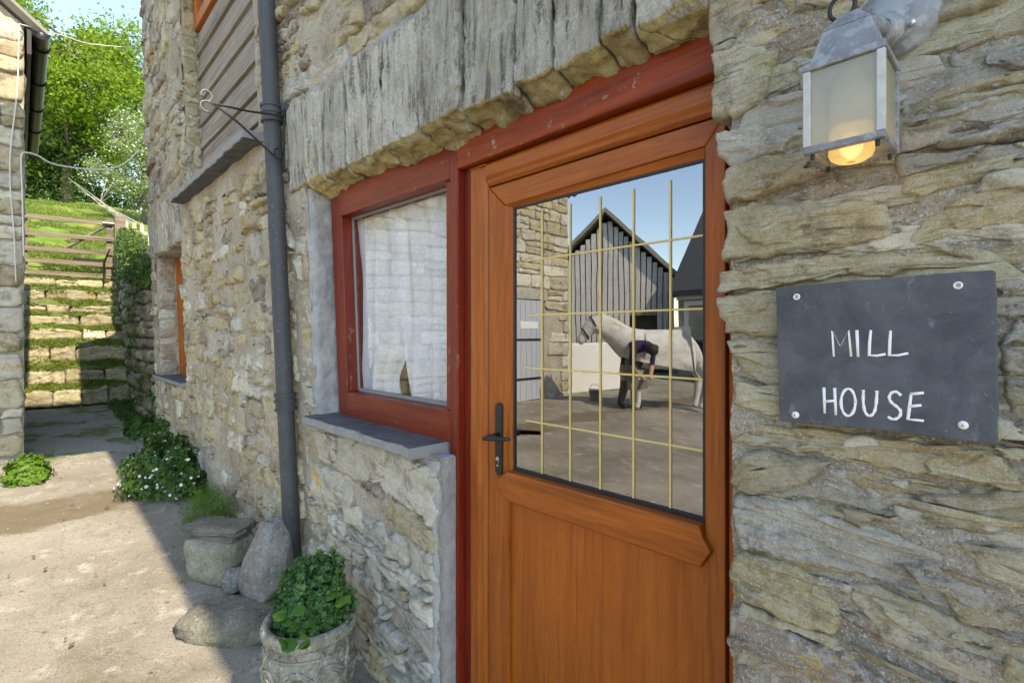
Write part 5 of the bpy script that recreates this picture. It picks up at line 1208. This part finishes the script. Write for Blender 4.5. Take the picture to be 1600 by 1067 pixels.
# cables
def cable(pts, label, r_=.006, mat=M_CABLE):
    p = chaikin3(pts, 3); tag(MB().tube(p, r_, 6).build('cable', mat, smooth=True, origin=p[0]), label, 'cable', 'cables between the buildings')
def chaikin3(p, it):
    p = [Vector(q) for q in p]
    for _ in range(it):
        q = [p[0]]
        for a, b in zip(p, p[1:]): q += [a * .75 + b * .25, a * .25 + b * .75]
        p = q + [p[-1]]
    return p
def PXc(px, py, X): y, z = PXp(px, py, X); return (X, y, z)
cable([PXc(30, 38, -6.38), PXc(46, 42, -6.38), PXc(70, 50, -6.4), PXc(100, 56, -6.45), PXc(130, 68, -6.5), PXc(165, 72, -6.55), PXc(218, 76, -6.62)], 'upper thin cable slung across the passage near the eaves', .0045)
cable([PXc(37, 400, -6.37), PXc(35, 300, -6.37), PXc(33, 262, -6.37), PXc(33, 240, -6.37), PXc(40, 238, -6.38), PXc(58, 242, -6.4), PXc(78, 256, -6.45), PXc(110, 262, -6.5), PXc(160, 267, -6.55), PXc(195, 258, -6.6), PXc(218, 234, -6.62)], 'lower thick cable sagging across the passage to the house corner', .0075)
cable([PXc(30, 38, -6.385), PXc(29, 90, -6.385), PXc(27, 150, -6.38), PXc(20, 200, -6.38), PXc(15, 250, -6.38), PXc(16, 300, -6.38), PXc(22, 360, -6.38), PXc(25, 440, -6.38)], 'white cable running down the outbuilding gable wall', .006)

# ================================================================== TREES ON THE BANK
def tree(name, base, H, crown_r, n, size, mat, label, seed, trunk=.28, low=.25, group=None, lean_=(0, 0), mat2=None, frac2=0, gapf=1.3, ivy=0):
    r = np.random.default_rng(seed); b = np.array(base, float)
    root = empty(name, tuple(b), label, 'tree', group); BASE[root.name] = Vector(b)
    tips = []; mb = MB()
    top = b + np.array([lean_[0], lean_[1], H * .8])
    tr = [b + (top - b) * t + np.array([r.normal(0, .08), r.normal(0, .08), 0]) * (t > 0) for t in np.linspace(0, 1, 7)]
    mb.tube([tuple(q) for q in tr], [trunk * (1 - .8 * t) for t in np.linspace(0, 1, 7)], 8); mb.build('trunk', M_BARK, root, smooth=True)
    lb = MB()
    for k in range(26):
        t = r.uniform(low, 1); s = b + (top - b) * t; a = r.uniform(0, 6.28); L = crown_r * (1.15 - .55 * abs(t - .45)) * r.uniform(.65, 1.05)
        e = s + np.array([math.cos(a) * L, math.sin(a) * L, L * r.uniform(.15, .8)]); m = (s + e) / 2 + r.normal(0, .15, 3) + [0, 0, .1 * L]
        lb.tube([tuple(s), tuple(m), tuple(e)], [.07 * trunk / .28, .045 * trunk / .28, .012], 5); tips += [(m, .55), (e, 1.0), ((m + e) / 2, .8)]
        for q in range(3):
            f = m + (e - m) * r.uniform(.2, .9); g = f + r.normal(0, .35, 3) * L * .6; lb.tube([tuple(f), tuple(g)], [.03, .008], 4); tips.append((g, .8))
    lb.build('limbs', M_BARK, root)
    w = np.array([q[1] for q in tips]); C = np.array([q[0] for q in tips])
    idx = r.choice(len(C), n, p=w / w.sum()); p = C[idx] + r.normal(0, crown_r * .155, (n, 3)) * np.array([1, 1, .75])
    keep = fbm(p[:, 0] * gapf, p[:, 1] * gapf, p[:, 2] * gapf, 2) > -.24; p = p[keep]; idx = idx[keep]
    if mat2 is not None:
        s2 = r.uniform(0, 1, len(p)) < frac2; leaves('blossom', p[s2], size * .9, mat2, root, .4, seed + 1); p = p[~s2]
    leaves('crown', p, size, mat, root, .5, seed)
    if ivy:
        t_ = r.uniform(0, .62, ivy); q = b + (top - b) * t_[:, None] + r.normal(0, 1, (ivy, 3)) * np.array([trunk * 1.25, trunk * 1.25, .1]) * (1.25 - t_)[:, None]
        leaves('trunk_ivy', q, size * .9, M_TREE2, root, .3, seed + 7)
    return root
def tz(x, y): return float(terrain(x, y)) - .05
tree('ash_tree', (-28.9, .5, tz(-28.9, .5)), 9.2, 2.8, 46000, .075, M_TREE, 'tall spring green tree rising above the bank', 1, .24, .14, ivy=3500)
iv2 = np.random.default_rng(2); n = 3000; z = iv2.uniform(0, 5, n)
tree('ivy_clad_tree', (-30.5, -.6, tz(-30.5, -.6)), 6.4, 2.3, 14000, .085, M_TREE2, 'darker leafy tree low behind the tall one', 14, .2, .12)
tree('ivy_clad_tree', (-33.5, 4.2, tz(-33, 4.2)), 8.0, 3.0, 14000, .10, M_TREE2, 'dark green tree farther off, mostly hidden by the tall tree', 15, .25, .12)
tree('hawthorn', (-20.8, 1.95, tz(-20.8, 1.95)), 3.7, 1.2, 18000, .040, M_HAW, 'hawthorn in white blossom at the right of the bank', 4, .12, .12, mat2=M_BLOSSOM, frac2=.18)
hg = rg_.uniform(0, 1, (9000, 3)); hx = -31 + 2.2 * hg[:, 0]; hy = -3.2 + 8 * hg[:, 1]; hz_ = hg[:, 2] ** 1.3 * (1.5 + 1.0 * fbm(hy * .9, 1.1, 2, 3))
tag(leaves('hedge', np.c_[hx, hy, terrain(hx, hy) + hz_], .085, M_TREE2, None, .3, 8, origin=(-30, .5, tz(-30, .5))), 'low dark hedge along the top of the bank under the trees', 'hedge')
dk = MB()
for k in range(6):
    rr_ = random.Random(k); s = Vector((-19.5, 1.2 + .1 * k, tz(-19.5, 1.2) + .1)); dk.tube([s, s + Vector((rr_.uniform(-.3, .3), -.5 - .1 * k, .5)), s + Vector((rr_.uniform(-.3, .3), -1.0 - .15 * k + .9 * (k % 2), .75 + .1 * k))], [.016, .012, .005], 5)
tag(dk.build('fallen_branch', plain('bleached_wood', (.45, .42, .36), .9), origin=(-19.5, 1.2, tz(-19.5, 1.2))), 'bleached dead branches lying on top of the bank', 'branch')

# ================================================================== YARD BEHIND THE CAMERA (seen mirrored in the glass)
yg = lambda x, y: float(terrain(x, y))
# low whitewashed wall
tag(MB().box(-6.85, -6.6, -8.5, -6.42, .1, 1.24).build('whitewashed_wall', M_WHITEWASH, bevel=.03, origin=(-6.7, -7.4, .2)), 'low whitewashed wall behind the grey horse', 'wall')
# slatted barn
bn = empty('slatted_barn', (-9.4, -14, .3), 'old barn with gable of gapped vertical boards, seen mirrored in the door glass', 'barn'); BASE[bn.name] = Vector((-9.4, -14, .3))
bfy = -11.8; BC = (-9.4, -11.8); BA = R(-32)
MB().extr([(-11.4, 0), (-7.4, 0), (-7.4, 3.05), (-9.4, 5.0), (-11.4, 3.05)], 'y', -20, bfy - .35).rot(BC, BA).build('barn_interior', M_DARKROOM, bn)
rb = random.Random(9)
for k, x in enumerate(np.arange(-11.32, -7.45, .165)):
    top = 3.0 + (2 - abs(x + 9.4)) * .97
    if -8.75 < x < -7.95: MB().box(x, x + .135, bfy - .02, bfy + .005, 2.15, top + rb.uniform(-.02, .02)).rot(BC, BA).build('slat', M_SLAT, bn)
    else: MB().box(x, x + .135, bfy - .02, bfy + .005, .35 + rb.uniform(-.05, .05), top).rot(BC, BA).build('slat', M_SLAT, bn)
MB().box(-11.4, -7.4, bfy - .1, bfy - .021, 2.0, 2.12).rot(BC, BA).build('cross_rail', M_BOARD, bn)
br_ = MB(); 
for s in (-1, 1): br_.add([(-9.4, bfy + .25, 5.15), (-9.4, -20, 5.15), (-9.4 + s * 2.35, -20, 2.85), (-9.4 + s * 2.35, bfy + .25, 2.85), (-9.4, bfy + .25, 5.30), (-9.4, -20, 5.30), (-9.4 + s * 2.35, -20, 3.0), (-9.4 + s * 2.35, bfy + .25, 3.0)], [(0,1,2,3),(4,7,6,5),(0,3,7,4),(2,6,7,3),(1,5,6,2)])
br_.rot(BC, BA).build('roof', M_ROOFG, bn)
# low cottage with dark roof
ct = empty('low_cottage', (-3.5, -13, .2), 'low rendered building with dark slate roof and white window, seen mirrored in the door glass', 'building'); BASE[ct.name] = Vector((-3.5, -13, .2))
MB().box(-7.1, 3, -16, -12.0, 0, 2.55).build('wall', M_MORTAR, ct)
MB().extr([(-11.7, 2.45), (-11.7, 2.6), (-14, 5.4), (-16.3, 2.6), (-16.3, 2.45)], 'x', -7.25, 3.2).build('roof', M_ROOF, ct)
wq = MB(); 
for a in [(-6.9, -6.78, .9, 2.2), (-5.9, -5.78, .9, 2.2), (-6.9, -5.78, 2.2, 2.32), (-6.9, -5.78, .8, .9)]: wq.box(a[0], a[1], -12, -11.93, a[2], a[3])
wq.build('window_frame', M_WHITE, ct); MB().box(-6.78, -5.9, -12, -11.96, .9, 2.2).build('window_pane', M_GLASS_W, ct)
MB().box(-7.1, -4.6, -12, -11.9, 2.36, 2.5).build('fascia', M_WHITE, ct)
for k, (x, lab) in enumerate([(-5.95, 'black wheeled bin nearer the barn'), (-5.2, 'black wheeled bin farther from the barn')]):
    wb = empty('wheeled_bin', (x, -11.2, yg(x, -11.2)), lab, 'bin', 'wheeled bins by the low building'); BASE[wb.name] = Vector(wb.location); z = wb.location.z
    MB().add([(x-.24,-11.45,z+.08),(x+.24,-11.45,z+.08),(x+.24,-10.98,z+.08),(x-.24,-10.98,z+.08),(x-.29,-11.5,z+.98),(x+.29,-11.5,z+.98),(x+.29,-10.9,z+.98),(x-.29,-10.9,z+.98)], [(0,3,2,1),(4,5,6,7),(0,1,5,4),(1,2,6,5),(2,3,7,6),(3,0,4,7)]).build('bin_body', M_PLASTIC, wb, bevel=.02)
    MB().extr([(-11.53, z + .985), (-10.86, z + .985), (-10.88, z + 1.03), (-11.2, z + 1.08), (-11.53, z + 1.05)], 'x', x - .31, x + .31).build('lid', M_PLASTIC, wb, bevel=.01)
    for s in (-1, 1): MB().tube([(x + s * .2, -11.46, z + .09), (x + s * .26, -11.46, z + .09)], .09, 14).build('wheel', M_PLASTIC, wb)

def skin(name, verts, edges, radii, mat, parent=None, origin=None, sub=2, root_i=0):
    me = bpy.data.meshes.new(name); o_ = Vector(origin or (0, 0, 0)); me.from_pydata([tuple(Vector(v) - o_) for v in verts], edges, [])
    o = link(name, me, mat, parent, o_)
    m = o.modifiers.new('skin', 'SKIN'); m.use_smooth_shade = True
    sv = me.skin_vertices[0].data
    for i_, r_ in enumerate(radii): sv[i_].radius = (r_, r_) if not hasattr(r_, '__len__') else r_
    sv[root_i].use_root = True
    s = o.modifiers.new('sub', 'SUBSURF'); s.levels = sub; s.render_levels = sub
    return o
# grey horse, head towards the outbuilding
hd = Vector((-.66, .75, 0)).normalized(); hs = Vector((hd.y, -hd.x, 0)); hc = Vector((-4.55, -6.62, yg(-4.55, -6.6)))
def hpnt(f, s, z): return hc + hd * f + hs * s + Vector((0, 0, z))
M_HORSE = plain('grey_horse_coat', (.60,.59,.56), .8, 0, .1, .3, 7, .3, ((.35,.34,.33), 9, .52, .4))
hr = empty('horse', tuple(hc), 'white-grey horse standing in the yard, seen mirrored in the door glass', 'horse'); BASE[hr.name] = hc.copy()
hv = [hpnt(-.66, 0, 1.06), hpnt(-.40, 0, 1.04), hpnt(0, 0, .98), hpnt(.36, 0, 1.02), hpnt(.60, 0, 1.12), hpnt(.84, 0, 1.34), hpnt(1.06, 0, 1.50), hpnt(1.20, 0, 1.44), hpnt(1.36, 0, 1.22), hpnt(1.43, 0, 1.12)]
hrad = [.30, .38, .37, .36, .28, .20, .14, .14, .09, .075]; he = [(i_, i_ + 1) for i_ in range(9)]
for s in (-1, 1):
    n0 = len(hv); hv += [hpnt(.42, s * .15, .85), hpnt(.44, s * .15, .48), hpnt(.42, s * .15, .14), hpnt(.46, s * .15, .03)]; hrad += [.105, .065, .05, .06]; he += [(3, n0), (n0, n0 + 1), (n0 + 1, n0 + 2), (n0 + 2, n0 + 3)]
    n0 = len(hv); hv += [hpnt(-.55, s * .15, .88), hpnt(-.72, s * .15, .54), hpnt(-.66, s * .15, .14), hpnt(-.62, s * .15, .03)]; hrad += [.14, .07, .05, .06]; he += [(0, n0), (n0, n0 + 1), (n0 + 1, n0 + 2), (n0 + 2, n0 + 3)]
    n0 = len(hv); hv += [hpnt(1.05, s * .07, 1.60), hpnt(1.06, s * .085, 1.70)]; hrad += [.035, .012]; he += [(6, n0), (n0, n0 + 1)]
skin('body', hv, he, hrad, M_HORSE, hr, root_i=2)
MB().tube([hpnt(-.92, 0, 1.26), hpnt(-1.04, 0, 1.05), hpnt(-1.06, 0, .65), hpnt(-1.03, 0, .25)], [.05, .08, .085, .02], 10).build('tail', plain('cream_tail', (.55, .48, .34), .8), hr, smooth=True)
MB().tube([hpnt(1.05, .02, 1.63), hpnt(.84, .10, 1.47), hpnt(.62, .10, 1.34), hpnt(.5, .05, 1.33)], [.04, .075, .07, .03], 8).build('mane', plain('cream_mane', (.6, .56, .46), .8), hr, smooth=True)
hlt = MB()
for f, z, r_ in ((1.31, 1.30, .115), (1.17, 1.46, .15)): hlt.tube([hpnt(f + .06 * math.sin(t), r_ * math.cos(t), z + r_ * math.sin(t) * .8) for t in np.linspace(0, 6.28, 18)], .012, 5)
hlt.build('halter', M_IRON, hr)
# farrier bending beside the horse
pc_ = Vector((-4.85, -6.18, yg(-4.85, -6.2)))
pr_ = empty('person', tuple(pc_), 'person in dark purple top and apron bending at the horse, seen mirrored in the glass', 'person'); BASE[pr_.name] = pc_.copy()
fx = Vector((.75, .3, 0)).normalized(); sx_ = Vector((-fx.y, fx.x, 0))
def pp_(f, s, z): return pc_ + fx * f + sx_ * s + Vector((0, 0, z))
bv = [pp_(-.12, 0, .86), pp_(.08, 0, 1.06), pp_(.28, 0, 1.14), pp_(.42, 0, 1.10), pp_(.56, 0, .98)]; brd = [.16, .15, .17, .075, .10]; be = [(0, 1), (1, 2), (2, 3), (3, 4)]
for s in (-1, 1):
    n0 = len(bv); bv += [pp_(.04, s * .14, .48), pp_(-.10, s * .15, .08), pp_(.08, s * .16, .035)]; brd += [.095, .06, .045]; be += [(0, n0), (n0, n0 + 1), (n0 + 1, n0 + 2)]
    n0 = len(bv); bv += [pp_(.32, s * .2, 1.0), pp_(.30, s * .19, .74), pp_(.42, s * .07, .56), pp_(.47, s * .05, .52)]; brd += [.06, .05, .035, .035]; be += [(2, n0), (n0, n0 + 1), (n0 + 1, n0 + 2), (n0 + 2, n0 + 3)]
def person_mat():
    m = NT('clothed_figure', .85, .2); z = m.math('SUBTRACT', sep(m, m.obj, 2), pc_.z)
    c = m.ramp(z, [(0., (.03, .025, .02)), (.10, (.10, .09, .085)), (.5, (.42, .26, .18)), (.70, (.42, .26, .18)), (.76, (.035, .03, .075)), (1.2, (.05, .035, .09))], 'CONSTANT'); return m.out(c)
skin('body', bv, be, brd, person_mat(), pr_)
MB().tube([pp_(.50, 0, 1.06), pp_(.585, 0, 1.02), pp_(.63, 0, .96)], [.07, .105, .06], 10).build('hair', plain('dark_hair', (.04, .028, .02), .8), pr_, smooth=True)
MB().add([pp_(.10, -.2, .86), pp_(.10, .2, .86), pp_(.18, .21, .35), pp_(.18, -.21, .35), pp_(.12, -.2, .86), pp_(.12, .2, .86), pp_(.20, .21, .35), pp_(.20, -.21, .35)], [(3,2,1,0),(4,5,6,7),(0,1,5,4),(2,3,7,6),(1,2,6,5),(3,0,4,7)]).build('apron', plain('suede_apron', (.16, .13, .11), .9), pr_)
tb = empty('farrier_bucket', (-5.7, -6.3, yg(-5.7, -6.3)), 'small pale bucket on the yard by the whitewashed wall', 'bucket'); BASE[tb.name] = Vector(tb.location)
MB().lathe([(.09, 0), (.12, .22), (.125, .22), (.115, .20)], tb.location, 20, cap=False).build('pail', M_STEEL, tb, smooth=True)
MB().tube([(tb.location.x + .12 * math.cos(t), tb.location.y, tb.location.z + .22 + .1 * math.sin(t)) for t in np.linspace(0, math.pi, 12)], .005, 5).build('handle', M_IRON, tb)
